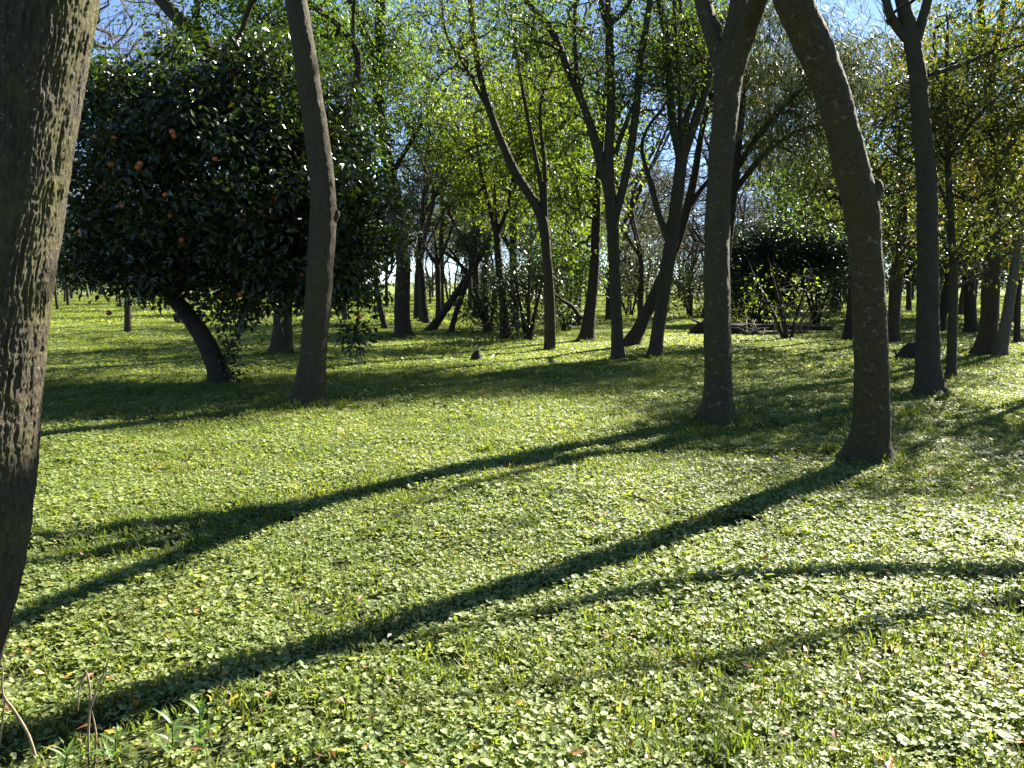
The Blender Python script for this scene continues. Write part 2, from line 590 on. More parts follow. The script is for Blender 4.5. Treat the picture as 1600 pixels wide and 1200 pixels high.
# ------------------------------------------------------------------ the ground
def build_ground():
    t = np.linspace(-1, 1, 161)
    gx = np.sinh(t * 6.2) / np.sinh(6.2) * 1800
    gy = np.sinh(t * 6.2) / np.sinh(6.2) * 1800 + 6
    X, Y = np.meshgrid(gx, gy, indexing='ij')
    Z = ground_h(X.ravel(), Y.ravel())
    V = np.stack([X.ravel(), Y.ravel(), Z - .012], 1)
    n = len(t)
    i, j = np.meshgrid(np.arange(n - 1), np.arange(n - 1), indexing='ij')
    F = np.stack([i * n + j, (i + 1) * n + j, (i + 1) * n + j + 1, i * n + j + 1], -1).reshape(-1, 4)
    m, N, L, p, out = new_mat('grove_soil_and_turf')
    tc = N.new('ShaderNodeTexCoord')
    n1 = N.new('ShaderNodeTexNoise')
    n1.inputs['Scale'].default_value = 9
    n1.inputs['Detail'].default_value = 8
    L.new(tc.outputs['Object'], n1.inputs['Vector'])
    r1 = ramp(N, [(.3, (.022, .026, .010)), (.55, (.045, .055, .018)), (.75, (.08, .07, .035))])
    L.new(n1.outputs['Fac'], r1.inputs[0])
    n2 = N.new('ShaderNodeTexNoise')
    n2.inputs['Scale'].default_value = .35
    n2.inputs['Detail'].default_value = 5
    L.new(tc.outputs['Object'], n2.inputs['Vector'])
    r2 = ramp(N, [(.35, (.085, .13, .03)), (.6, (.14, .17, .045)), (.8, (.22, .19, .08))])
    L.new(n2.outputs['Fac'], r2.inputs[0])
    # open field beyond the grove: grown grass instead of trodden soil
    sx = N.new('ShaderNodeSeparateXYZ')
    L.new(tc.outputs['Object'], sx.inputs[0])
    mr = N.new('ShaderNodeMapRange')
    mr.inputs['From Min'].default_value = 30
    mr.inputs['From Max'].default_value = 55
    L.new(sx.outputs['Y'], mr.inputs['Value'])
    mx = N.new('ShaderNodeMix')
    mx.data_type = 'RGBA'
    L.new(mr.outputs[0], mx.inputs['Factor'])
    L.new(r1.outputs[0], mx.inputs['A'])
    L.new(r2.outputs[0], mx.inputs['B'])
    L.new(mx.outputs['Result'], p.inputs['Base Color'])
    p.inputs['Roughness'].default_value = .95
    p.inputs['Specular IOR Level'].default_value = .1
    b = N.new('ShaderNodeBump')
    b.inputs['Strength'].default_value = .8
    b.inputs['Distance'].default_value = .05
    L.new(n1.outputs['Fac'], b.inputs['Height'])
    L.new(b.outputs[0], p.inputs['Normal'])
    mb = MB()
    mb.add(V, F)
    g = mb.build('ground', m, None, True)
    g['kind'] = 'structure'
    g['label'] = 'flat shaded soil and turf of the grove floor'
    return g


build_ground()

GC_LEAF = leaf_mat('ground_cover_leaf', [(0, (.085, .13, .032)), (.45, (.165, .215, .058)), (.9, (.225, .265, .085)), (.99, (.26, .28, .095)), (1, (.34, .30, .07))], .36, (2.2, 2.1, .7), .6, .55, .55)
GC_GRASS = leaf_mat('grass_blade', [(0, (.075, .12, .02)), (.6, (.125, .175, .035)), (.9, (.18, .21, .06)), (1, (.30, .25, .12))], .5, (1.35, 1.3, .5), .6, .3, .8)


def round_leaf(k=8, notch=.35):
    a = np.arange(k) / k * 2 * math.pi + math.pi
    r = np.ones(k)
    r[0] = notch
    r *= 1 + .07 * np.cos(a * 5)
    V = np.stack([np.cos(a) * r, np.sin(a) * r, .20 * (r > .6) * (1 + .4 * np.cos(3 * a)) + .10 * np.cos(a)], 1)
    V = np.vstack([[[-.1, 0, 0]], V])
    F = np.array([[0, 1 + i, 1 + (i + 1) % k] for i in range(k)])
    return V, F


def make_patch(name, size, n_leaf, leaf_r, n_grass, grass_l, tall, grass_w=.0042):
    me_parts = []
    mb = MB()
    half = size / 2
    T = round_leaf(7 if leaf_r > .024 else 8)
    n = n_leaf
    # leaves grow in little clusters
    cl = rng.uniform(-half, half, (max(1, n // 5), 2))
    xy = cl[rng.integers(0, len(cl), n)] + rng.normal(size=(n, 2)) * size * .11
    z = .012 + tall * rng.random(n) ** 1.3
    C = np.column_stack([xy, z])
    nrm = norm(rng.normal(size=(n, 3)) * .26 + np.array([0, 0, 1.0]))
    D = rand_dirs(n) * np.array([1, 1, .2])
    leaves(mb, C, D, nrm, leaf_r * (.5 + 1.0 * rng.random(n) ** 1.6), T)
    me = mb.mesh(name + '_leaf', GC_LEAF)
    mg = MB()
    n = n_grass
    if n:
        cl = rng.uniform(-half, half, (max(1, n // 7), 2))
        xy = cl[rng.integers(0, len(cl), n)] + rng.normal(size=(n, 2)) * size * .06
        ln = grass_l * (.45 + .8 * rng.random(n))
        hd = norm(rng.normal(size=(n, 2)))
        bend = .25 + .7 * rng.random(n)
        p0 = np.column_stack([xy, np.zeros(n)])
        d1 = norm(np.column_stack([hd * bend[:, None] * .5, np.ones(n)]))
        d2 = norm(np.column_stack([hd * bend[:, None] * 1.6, np.full(n, .75)]))
        p1 = p0 + d1 * ln[:, None] * .5
        p2 = p1 + d2 * ln[:, None] * .5
        s = np.column_stack([-hd[:, 1], hd[:, 0], np.zeros(n)]) * grass_w * (.6 + .7 * rng.random(n))[:, None]
        V = np.stack([p0 - s, p0 + s, p1 + s * .85, p1 - s * .85, p2], 1).reshape(-1, 3)
        o = (np.arange(n) * 5)[:, None]
        mg.add(V, np.concatenate([np.array([[0, 1, 2]]) + o, np.array([[0, 2, 3]]) + o, np.array([[3, 2, 4]]) + o]))
        mb.add(np.concatenate(mg.V), np.concatenate(mg.F))
        nf = sum(len(f) for f in mb.F[:-1])
        me = mb.mesh(name, GC_LEAF)
        me.materials.append(GC_GRASS)
        mi = np.zeros(len(me.polygons), np.int32)
        mi[nf:] = 1
        me.polygons.foreach_set('material_index', mi)
    ob = bpy.data.objects.new(name, me)
    return ob


def scatter_object(name, coll, pos, idx, rotz, scale, label, cat):
    me = bpy.data.meshes.new(name)
    me.vertices.add(len(pos))
    me.vertices.foreach_set('co', pos.astype(np.float32).ravel())
    for an, ty, val in (('pick', 'INT', idx.astype(np.int32)), ('turn', 'FLOAT', rotz.astype(np.float32)), ('size', 'FLOAT', scale.astype(np.float32))):
        me.attributes.new(an, ty, 'POINT').data.foreach_set('value', val)
    o = bpy.data.objects.new(name, me)
    COL.objects.link(o)
    gt = bpy.data.node_groups.new(name + '_nodes', 'GeometryNodeTree')
    gt.interface.new_socket('Geometry', in_out='INPUT', socket_type='NodeSocketGeometry')
    gt.interface.new_socket('Geometry', in_out='OUTPUT', socket_type='NodeSocketGeometry')
    N, L = gt.nodes, gt.links
    gi, go = N.new('NodeGroupInput'), N.new('NodeGroupOutput')
    ci = N.new('GeometryNodeCollectionInfo')
    ci.inputs['Collection'].default_value = coll
    ci.inputs['Separate Children'].default_value = True
    ci.inputs['Reset Children'].default_value = True
    ip = N.new('GeometryNodeInstanceOnPoints')
    ip.inputs['Pick Instance'].default_value = True

    def attr(nm, ty):
        a = N.new('GeometryNodeInputNamedAttribute')
        a.data_type = ty
        a.inputs['Name'].default_value = nm
        return a.outputs['Attribute']
    cx = N.new('ShaderNodeCombineXYZ')
    L.new(attr('turn', 'FLOAT'), cx.inputs['Z'])
    L.new(gi.outputs[0], ip.inputs['Points'])
    L.new(ci.outputs[0], ip.inputs['Instance'])
    L.new(attr('pick', 'INT'), ip.inputs['Instance Index'])
    L.new(cx.outputs[0], ip.inputs['Rotation'])
    L.new(attr('size', 'FLOAT'), ip.inputs['Scale'])
    L.new(ip.outputs[0], go.inputs[0])
    md = o.modifiers.new('scatter', 'NODES')
    md.node_group = gt
    tag(o, label, cat, kind='stuff')
    return o


def build_cover():
    coll = bpy.data.collections.new('cover_clumps')
    obs = []
    for i in range(6):
        obs.append(make_patch('clump_a%d' % i, .34, 240, .0118, 80, .06, .032))
    for i in range(4):
        obs.append(make_patch('clump_b%d' % i, .34, 120, .0108, 140, .07, .028))
    for i in range(4):
        obs.append(make_patch('clump_c%d' % i, .9, 560, .023, 280, .07, .034, .007))
    for i in range(3):
        obs.append(make_patch('clump_d%d' % i, .9, 300, .021, 400, .08, .032, .008))
    for i in range(3):
        obs.append(make_patch('clump_e%d' % i, 2.6, 900, .055, 700, .16, .06, .018))
    for i in range(3):
        obs.append(make_patch('clump_f%d' % i, .34, 120, .0145, 40, .07, .045))          # larger-leaved weeds
    for i in range(3):
        obs.append(make_patch('clump_g%d' % i, .16, 14, .012, 45, .14, .04, .005))     # taller tufts
    for i in range(2):
        obs.append(make_patch('clump_h%d' % i, .34, 40, .011, 50, .06, .015))          # thin, worn spots
    for o in obs:
        coll.objects.link(o)
    order = sorted(range(len(obs)), key=lambda k: obs[k].name)   # the collection node numbers its children by name
    num = {k: order.index(k) for k in range(len(obs))}
    P, I, T, Z = [], [], [], []

    def band(y0, y1, cell, lush, grassy, sc):
        xs = np.arange(-y1 * .72 - 2.5, y1 * .72 + 2.5, cell)
        ys = np.arange(y0, y1, cell)
        X, Y = np.meshgrid(xs, ys)
        X = X.ravel() + rng.uniform(-.5, .5, X.size) * cell
        Y = Y.ravel() + rng.uniform(-.5, .5, Y.size) * cell
        k = np.abs(X) < Y * .72 + 2.5
        X, Y = X[k], Y[k]
        nz = fbm(np.stack([X / 1.1, Y / 1.1, X * 0], 1), 77, 3) + rng.normal(size=len(X)) * .07
        pick = np.where(nz < .54, rng.choice(lush, len(X)), rng.choice(grassy, len(X)))
        if y1 < 16:
            w = fbm(np.stack([X / .7, Y / .7, X * 0 + 9], 1), 55, 3)
            u = rng.random(len(X))
            pick = np.where((w > .60) & (u < .85), rng.choice([26, 27], len(X)), pick)
            pick = np.where((w < .36) & (u < .55), rng.choice([20, 21, 22], len(X)), pick)
            pick = np.where(u > .991, rng.choice([23, 24, 25], len(X)), pick)
        P.append(np.stack([X, Y, ground_h(X, Y)], 1))
        I.append(np.array([num[q] for q in pick]))
        T.append(rng.uniform(0, 6.283, len(X)))
        Z.append(sc * rng.uniform(.75, 1.2, len(X)) * (.72 + .62 * fbm(np.stack([X / .8, Y / .8, X * 0 + 3], 1), 31, 2)))
    band(1.0, 9.0, .19, [0, 1, 2, 3, 4, 5], [6, 7, 8, 9], 1.0)
    band(9.0, 15.0, .25, [0, 1, 2, 3, 4, 5], [6, 7, 8, 9], 1.2)
    band(15.0, 34.0, .62, [10, 11, 12, 13], [14, 15, 16], 1.0)
    band(34.0, 100.0, 1.9, [17, 18, 19], [17, 18, 19], 1.0)
    for fx, fy, fr in [(1356, 722, .2), (1120, 662, .22), (482, 634, .24), (1453, 621, .22), (345, 602, .2), (1485, 595, .12), (966, 566, .2), (1022, 563, .2), (858, 549, .15), (440, 556, .3), (630, 528, .3), (918, 535, .3)]:
        f = ground_at(fx, fy)
        m = 34
        a = rng.uniform(0, 6.283, m)
        rr = fr + rng.random(m) ** 2 * .35
        X, Y = f[0] + np.cos(a) * rr, f[1] + np.sin(a) * rr
        P.append(np.stack([X, Y, ground_h(X, Y)], 1))
        I.append(np.array([num[q] for q in rng.choice([23, 24, 25, 20], m)]))
        T.append(rng.uniform(0, 6.283, m))
        Z.append(rng.uniform(.6, 1.15, m))
    return scatter_object('ground_cover', coll, np.vstack(P), np.concatenate(I), np.concatenate(T), np.concatenate(Z),
                          'low round-leaved ground cover mixed with grass over the grove floor', 'ground cover')


build_cover()

# ------------------------------------------------------------------ the trees one can tell apart, near ones first
# massive furrowed trunk cut by the picture's edge
def furrowed_tree():
    Y = 2.9
    pts = [(p[0] - 16, *p[1:]) for p in [(-128, 1150, 214), (-98, 1030, 200), (-62, 900, 196), (-44, 800, 194), (-30, 650, 192), (-16, 500, 192), (-2, 380, 192), (18, 250, 196), (38, 120, 198),
           (55, 0, 202), (75, -160, 200), (90, -260, 196)]]
    C, r = stem(pts, Y)
    f = np.array([C[0][0], Y, 0.0])
    C = np.vstack([[f[0] - .03, Y, -.15], C])
    r = np.concatenate([[r[0] * 1.15], r])
    root = empty('furrowed_tree', f)
    tag(root, 'massive tree trunk with deeply furrowed mossy bark cut off by the left picture edge', 'tree')
    C2, r2 = spline(C, r, .0056)
    K, sides = len(C2), 430
    T = norm(np.gradient(C2, axis=0))
    A = norm(np.cross(T, np.broadcast_to(np.array([0, 1., 0]), T.shape)))
    B = np.cross(T, A)
    a = np.arange(sides) / sides * 2 * math.pi
    a = a - .6 * np.sin(a - R(115))          # finer on the side turned to the path
    ring = A[:, None] * np.cos(a)[:, None] + B[:, None] * np.sin(a)[:, None]
    base = (ring * r2[:, None, None]).reshape(-1, 3)
    base[:, 2] = np.repeat(C2[:, 2], sides)
    warp = (fbm(base / .09, 3, 2) - .5)[:, None] * np.array([.016, .016, 0]) 
    q = base + warp
    n1 = 1 - np.abs(2 * vnoise(q / np.array([.0135, .0135, .12]), 1) - 1)
    n2 = 1 - np.abs(2 * vnoise(q / np.array([.0075, .0075, .028]), 2) - 1)
    n3 = vnoise(q / np.array([.005, .005, .007]), 4)
    big = fbm(base / .30, 6, 2) - .5
    d = (.0085 * np.clip(1.25 * n1, 0, 1) ** 1.6 + .0055 * n2 ** 1.5 + .0032 * n3 + .018 * big).reshape(K, sides)
    V = C2[:, None] + ring * (r2[:, None] + d - .012)[..., None]
    k, s = np.meshgrid(np.arange(K - 1), np.arange(sides), indexing='ij')
    s2 = (s + 1) % sides
    F = np.stack([k * sides + s, k * sides + s2, (k + 1) * sides + s2, (k + 1) * sides + s], -1).reshape(-1, 4)
    mb = MB()
    mb.add(V.reshape(-1, 3), F)
    mb.build('trunk', BARK_DEEP, root, True, f)
    top, rt = C2[-1], r2[-1]
    nodes = []
    for dx, dy, dz, w in ((-1.1, .3, 3.6, .6), (.5, -.9, 4.0, .55), (-.2, -1.4, 3.2, .45)):
        L_ = [top - [0, 0, .15], top + [dx * .35, dy * .35, dz * .4], top + [dx, dy, dz]]
        c, rr = spline(L_, [rt * .75, rt * w, rt * .3], .12)
        m2 = MB()
        woody(m2, c, rr, 16, 5, amp=.05, lump=.25)
        m2.build('limb', BARK_DEEP, root, True, f)
    return root


furrowed_tree()

UP = [(-1, 0)]


def hero(name, label, pts, limbs=(), lean=0.0, tops=None, **kw):
    """Trunk from photo points; limbs as (points, depth drift); tops: functions of the foot giving extra stems in metres."""
    f, tr = trunk_stem(pts, lean)
    stems = [tr]
    for lb in limbs:
        stems.append(stem(lb, f[1], lean))
    crown = kw.pop('crown', None)
    if callable(crown):
        crown = crown(f)
    return tree(name, label, f, stems, crown=crown, **kw)


# the trunk that throws the long curved shadow
hero('leaning_tree', 'thick lichen-spotted trunk bending left with a knob, throwing the longest shadow',
     [(1356, 722, 56), (1362, 650, 52), (1361, 550, 50), (1356, 450, 49), (1351, 380, 50), (1347, 335, 54), (1335, 280, 53), (1318, 210, 51), (1298, 140, 53), (1271, 70, 55), (1240, 0, 58), (1195, -120, 54), (1150, -300, 44), (1120, -480, 30)],
     limbs=[[(1345, 345, 34), (1358, 310, 26), (1369, 290, 13)], [(1200, -105, 36), (1260, -260, 26), (1290, -420, 18)]],
     lean=-.18, bark=BARK_SPOT, sides=96, step=.016, amp=.045, flare=.6, fine=np.array([28, 28, 40.]),
     crown=lambda f: [over(f, -.9, -1.2, 7.2, 1.8, 1.6, 1.5)], n=26, twigs=3, tip=.008)

hero('forked_tree', 'straight lichen-spotted trunk forking into two thick limbs at the top of the picture',
     [(1120, 662, 46), (1122, 600, 41), (1120, 500, 40), (1120, 400, 39), (1123, 300, 38), (1131, 200, 39), (1138, 120, 44), (1142, 90, 40)],
     limbs=[[(1136, 125, 32), (1114, 55, 27, .15), (1098, 0, 26, .3), (1078, -90, 22, .6), (1060, -220, 16, 1.0)],
            [(1142, 120, 36), (1166, 50, 32, -.25), (1184, 0, 30, -.6), (1210, -100, 25, -1.3), (1240, -260, 18, -2.1)]],
     lean=.10, bark=BARK_SPOT, sides=90, step=.018, amp=.045, flare=.6, fine=np.array([28, 28, 40.]),
     crown=lambda f: [over(f, -.7, 1.0, 6.9, 1.2, 1.2, 1.4), over(f, 1.5, -1.2, 7.3, 1.4, 1.3, 1.4)], n=30, twigs=3, tip=.008)

hero('slender_tree', 'slender grey-brown trunk leaning back left, standing just in front of the orange tree',
     [(482, 634, 44), (488, 570, 40), (496, 480, 41), (502, 390, 42), (505, 310, 40), (495, 215, 38), (480, 110, 36), (462, 0, 34), (440, -130, 30), (425, -260, 22)],
     limbs=[[(503, 365, 20), (520, 345, 13), (527, 335, 7)], [(452, -60, 18), (430, -30, 15), (395, 0, 10, .3), (380, 40, 6, .6)]],
     bark=BARK_GREY, sides=80, step=.02, amp=.045, flare=.65, fine=np.array([42, 42, 12.]),
     crown=lambda f: [over(f, -.6, .3, 7.4, 1.7, 1.6, 1.3)], n=26, twigs=3, tip=.008)

hero('straight_tree', 'dark straight trunk right of the leaning one, forking high, beside the thin sapling',
     [(1453, 621, 40), (1450, 550, 34), (1450, 450, 33), (1449, 350, 31), (1448, 280, 30), (1440, 200, 28), (1434, 120, 26), (1424, 60, 25), (1412, 10, 22), (1398, -60, 18), (1385, -160, 14)],
     limbs=[[(1429, 75, 17), (1441, 30, 15), (1449, 0, 14), (1465, -90, 10)], [(1425, 68, 17), (1400, 40, 14), (1386, 8, 13), (1376, -60, 11)],
            [(1448, 118, 8), (1490, 105, 7, .2), (1550, 82, 5, .5), (1600, 70, 4, .8)]],
     bark=BARK_GREY, sides=80, step=.02, amp=.045, flare=.65, lean=.22, fine=np.array([42, 42, 12.]),
     crown=lambda f: [over(f, -.4, .2, 6.6, 1.4, 1.4, 1.2), over(f, .8, .4, 6.2, 1.2, 1.0, 1.0)], n=30, twigs=3, tip=.008)

# orange tree
ORANGE_Y = ground_at(345, 600)[1]


def orange_tree():
    f, tr = trunk_stem([(345, 602, 34), (337, 570, 30), (318, 528, 28), (290, 488, 25), (262, 452, 22), (252, 400, 18), (265, 330, 13), (290, 250, 9)])
    Y = f[1]
    limbs = [stem([(268, 462, 16), (320, 420, 13, -.3), (380, 380, 10, -.5), (450, 350, 7, -.6)], Y), stem([(256, 430, 14), (215, 380, 11), (170, 320, 8, -.4)], Y)]
    ells = [blob(345, 235, Y - .7, 1.0, .8, .8, .9), blob(345, 290, Y + .2, 2.05, 2.1, 1.6, 1.5), blob(190, 330, Y - .1, .95, 1.1, 1.25), blob(470, 360, Y + .1, 1.15, 1.5, 1.3, 1.3), blob(545, 410, Y + .3, .6, 1.1, .85, 1.1),
            blob(520, 490, Y + .2, .4, .6, .5, .6), blob(430, 170, Y + .2, 1.1, 1.2, .8), blob(215, 190, Y, .9, 1.0, .75), blob(320, 140, Y + .2, .8, .9, .5), blob(300, 390, Y + .3, 1.6, 1.6, .7, .9),
            blob(165, 460, Y - .4, .22, .25, .22, .12), blob(420, 445, Y + .2, 1.0, 1.3, .5, 1.0), blob(510, 250, Y + .4, .8, .9, .9, .7), blob(150, 420, Y - .2, .5, .5, .5, .4), blob(260, 455, Y + .2, .5, .6, .3, .3),
            blob(180, 135, Y + .2, .35, .4, .35, .2), blob(400, 100, Y + .3, .5, .5, .35, .3), blob(560, 330, Y + .5, .5, .6, .6, .4)]
    root = tree('orange_tree', 'low dense dark-leaved tree full of oranges on a leaning trunk', f, [tr] + limbs, crown=ells, n=640, shell=.42, leaf=LEAF_CITRUS, leaf_n=105, leaf_size=.115,
                spread=.13, tpl=LEAF5, bark=BARK_DARK, tip=.006, twigs=3, twig_len=.26, twig_r=.0035, sides=26, step=.05, amp=.05, flare=.35, leaf_up=.35, branch_sides=5)
    # shoots round the foot of the trunk
    lm = MB()
    n = 420
    t = rng.random(n)
    base = np.array([at(362, 600 - 75 * q, Y - .1) for q in t])
    C = base + rng.normal(size=(n, 3)) * np.array([.09, .09, .05])
    leaves(lm, C, norm(rand_dirs(n) + [0, 0, -.3]), rand_dirs(n), .07 * (.6 + .7 * rng.random(n)), LEAF5)
    lm.build('trunk_shoots', LEAF_CITRUS, root, False, f, 'stuff')
    # oranges
    m, N, L, p, out = new_mat('orange_peel')
    p.inputs['Base Color'].default_value = (.32, .082, .005, 1)
    p.inputs['Roughness'].default_value = .42
    nz = N.new('ShaderNodeTexNoise')
    nz.inputs['Scale'].default_value = 160
    b = N.new('ShaderNodeBump')
    b.inputs['Strength'].default_value = .25
    b.inputs['Distance'].default_value = .004
    L.new(nz.outputs['Fac'], b.inputs['Height'])
    L.new(b.outputs[0], p.inputs['Normal'])
    mb = MB()
    nu, nv = 14, 9
    u = np.arange(nu) / nu * 2 * math.pi
    rows = []
    for j in range(nv):
        th = math.pi * (j + .15) / (nv - .7)
        z = math.cos(th)
        rows.append(np.stack([np.cos(u) * math.sin(th), np.sin(u) * math.sin(th), np.full(nu, z * (.93 if z > 0 else .95) - (.06 if j == 0 else 0))], 1))
    V = np.vstack(rows)
    F = [[j * nu + i, j * nu + (i + 1) % nu, (j + 1) * nu + (i + 1) % nu, (j + 1) * nu + i] for j in range(nv - 1) for i in range(nu)]
    mb.add(V, np.array(F)[:, ::-1])
    mb.add(np.vstack([rows[0], [[0, 0, .86]]]), np.array([[i, (i + 1) % nu, nu] for i in range(nu)]))
    mb.add(np.vstack([rows[-1], [[0, 0, -.95]]]), np.array([[(i + 1) % nu, i, nu] for i in range(nu)]))
    me = mb.mesh('orange', m, True)
    spots = [(362, 117), (362, 164), (269, 206), (272, 213), (178, 216), (149, 213), (174, 257), (219, 256), (157, 291), (259, 305), (266, 337), (307, 306), (336, 248),
             (227, 367), (284, 375), (380, 345), (406, 331), (191, 322), (119, 364), (430, 310), (170, 489), (345, 462), (375, 460), (324, 500),
             (471, 429), (561, 495), (215, 262)]
    cen = np.array([e[0] for e in ells]); rad = np.array([e[1] for e in ells])
    for (px, py) in spots:
        best = Y - .2
        for yy in np.arange(Y - 2.2, Y + .6, .05):
            q = at(px, py, yy)
            if ((((q - cen) / rad) ** 2).sum(1) < .97).any():
                best = yy
                break
        q = at(px, py, best + .02) - f
        o = bpy.data.objects.new('orange', me)
        COL.objects.link(o)
        o.parent = root
        o.location = tuple(q)
        s = rng.uniform(.034, .044)
        o.scale = (s, s, s)
        o.rotation_euler = (rng.uniform(-.5, .5), rng.uniform(-.5, .5), rng.uniform(0, 6))
    return root


orange_tree()

# middle distance
f4 = ground_at(438, 556)
hero('broad_leaved_tree', 'tree rising behind the orange tree with pale crooked limbs and sunlit green leaves',
     [(438, 556, 34), (442, 500, 28), (442, 420, 27), (430, 320, 25), (395, 190, 23), (335, 90, 22), (245, -10, 20), (180, -120, 14)],
     limbs=[[(440, 400, 18), (480, 310, 15), (518, 235, 14), (545, 170, 12), (560, 95, 11), (535, 45, 10), (480, 0, 9), (440, -60, 7)], [(355, 115, 12), (315, 60, 10), (308, 0, 9), (312, -80, 7)], [(556, 90, 8), (552, 30, 7), (560, -60, 5)]],
     bark=BARK_GREY, crown=lambda f: [blob(470, 110, f[1] + .3, 1.6, 1.5, 1.3), blob(380, 60, f[1], 1.3, 1.4, .9), blob(530, 230, f[1] + .5, .9, 1.0, 1.0), blob(440, 20, f[1], 1.6, 1.6, 1.2), blob(260, 60, f[1] + .3, 1.2, 1.2, .8, .3), blob(350, -90, f[1], 2.2, 1.8, 1.2, .15)],
     n=260, leaf=LEAF_GREEN, leaf_n=62, leaf_size=.105, spread=.15, tpl=LEAF5, tip=.008, twigs=4, flare=.45)

hero('crooked_tree', 'tall dark crooked tree between the orange tree and crossed poles, forking near the top',
     [(630, 528, 27), (628, 480, 24), (630, 400, 23), (622, 330, 22), (607, 260, 21), (593, 190, 20), (592, 110, 18), (595, 0, 16), (600, -110, 11)],
     limbs=[[(593, 120, 15), (574, 62, 13), (548, 0, 12), (520, -80, 8)], [(610, 275, 8), (640, 225, 7), (668, 180, 5), (690, 150, 4)]],
     bark=BARK_DARK, crown=lambda f: [blob(620, 150, f[1], 1.5, 1.5, 1.5), blob(680, 190, f[1] + .3, 1.3, 1.2, .9), blob(560, 60, f[1], 1.6, 1.5, 1.3), blob(660, 60, f[1], 1.4, 1.4, 1.3, .4), blob(590, -60, f[1], 2.4, 2, 1.3, .15)],
     n=250, leaf=LEAF_GREEN, leaf_n=55, leaf_size=.115, spread=.16, tpl=LEAF5, tip=.009, twigs=4)

hero('tilted_sapling', 'short tilted dark trunk beside the dark crooked tree, topped by glossy leaves',
     [(602, 515, 9), (592, 470, 9), (587, 430, 8), (590, 390, 6)], bark=BARK_DARK, crown=lambda f: [blob(590, 370, f[1], .9, .9, .7)], n=30, leaf=LEAF_DARK, leaf_n=55, leaf_size=.12, spread=.2, sides=12)
hero('upright_tree', 'thin upright trunk next to the dark crooked tree with whitish glinting leaves above',
     [(652, 502, 11), (652, 450, 10), (656, 390, 10), (663, 310, 9), (668, 250, 7)], limbs=[[(660, 340, 6), (690, 290, 5), (705, 250, 4)]], bark=BARK_DARK,
     crown=lambda f: [blob(680, 270, f[1], 1.5, 1.4, 1.1), blob(650, 330, f[1], 1.0, 1, .8, .5), blob(720, 300, f[1] + .3, 1.0, 1.1, .9)], n=80, leaf=LEAF_GREY, leaf_n=60, leaf_size=.13, spread=.26, sides=12)
hero('bowed_tree', 'dark bowed trunk curving up left of the crossed poles',
     [(668, 508, 11), (662, 480, 11), (659, 430, 10), (655, 400, 9), (660, 340, 7)], bark=BARK_DARK, crown=lambda f: [blob(640, 300, f[1], 1.5, 1.3, 1.3)], n=40, twigs=6, twig_r=.006, sides=12)
hero('slanting_tree', 'slanting dark pole of the crossed pair, lower end among roots',
     [(672, 518, 14), (690, 492, 12), (712, 460, 11), (735, 425, 10), (752, 398, 9), (764, 372, 7), (775, 345, 5)],
     limbs=[[(733, 428, 6), (710, 405, 5), (690, 392, 4)], [(730, 432, 5), (708, 396, 4), (695, 384, 3)]],
     bark=BARK_DARK, crown=lambda f: [blob(735, 390, f[1], .45, .45, .5)], n=26, leaf=LEAF_DARK, leaf_n=60, leaf_size=.09, spread=.12, sides=14, twigs=3, twig_len=.25)
hero('crossing_tree', 'thin dark pole of the crossed pair, steeper and standing free of roots',
     [(704, 521, 9), (713, 487, 8), (726, 450, 8), (738, 412, 7), (745, 380, 5)], bark=BARK_DARK, crown=lambda f: [blob(742, 370, f[1], .5, .5, .6)], n=20, leaf=LEAF_DARK, leaf_n=50, leaf_size=.09, spread=.14, sides=12, twigs=3, twig_len=.25)
hero('wavy_tree', 'slim forked tree standing behind the crossed poles',
     [(684, 510, 9), (685, 470, 8), (684, 425, 9), (683, 412, 8)], limbs=[[(684, 415, 6), (692, 395, 5), (705, 360, 4)], [(683, 415, 6), (672, 398, 5), (662, 380, 4)]], bark=BARK_DARK,
     crown=lambda f: [blob(690, 340, f[1], 1.8, 1.5, 1.5)], n=50, twigs=7, twig_r=.007, sides=10)

hero('twin_limbed_tree', 'dark tree with low leafy skirt right of the crossed poles, forking low',
     [(790, 530, 17), (787, 480, 13), (780, 420, 12), (776, 365, 11)], limbs=[[(777, 372, 8), (764, 320, 7), (752, 270, 6), (745, 220, 4)], [(777, 368, 8), (793, 325, 7), (800, 285, 5), (812, 240, 4)]], bark=BARK_DARK,
     crown=lambda f: [blob(760, 220, f[1], 1.8, 1.6, 1.6), blob(800, 280, f[1], 1.2, 1.2, 1.2, .6), blob(740, 300, f[1], .9, 1.0, .8, .5)], n=170, leaf=LEAF_LIME, leaf_n=50, leaf_size=.115, spread=.18, sides=14)

hero('bent_tree', 'slim tree bent sharply left at mid height in the middle of the grove',
     [(858, 549, 14), (857, 500, 13), (855, 420, 14), (849, 350, 17), (831, 310, 15), (806, 270, 14), (781, 215, 12), (763, 165, 11), (749, 110, 10), (740, 50, 10), (735, 0, 9), (725, -90, 7)],
     limbs=[[(852, 365, 10), (845, 290, 8), (822, 170, 6), (805, 70, 5), (795, -20, 4)], [(853, 360, 8), (851, 260, 7), (845, 160, 5), (878, 75, 4), (905, 0, 3)], [(864, 546, 10), (863, 480, 9), (858, 400, 8), (853, 360, 7)], [(762, 170, 6), (730, 110, 5), (700, 60, 4), (690, 10, 3)]],
     bark=BARK_GREY, twig=TWIG, crown=lambda f: [blob(790, 60, f[1], 1.6, 1.5, 1.2), blob(710, 60, f[1], 1.2, 1.2, 1.1), blob(860, 110, f[1], 1.0, 1.0, 1.1), blob(760, -80, f[1], 2.2, 2, 1.2, .12)], n=190, leaf=LEAF_LIME, leaf_n=34, leaf_size=.10, spread=.16, twigs=5, sides=16)

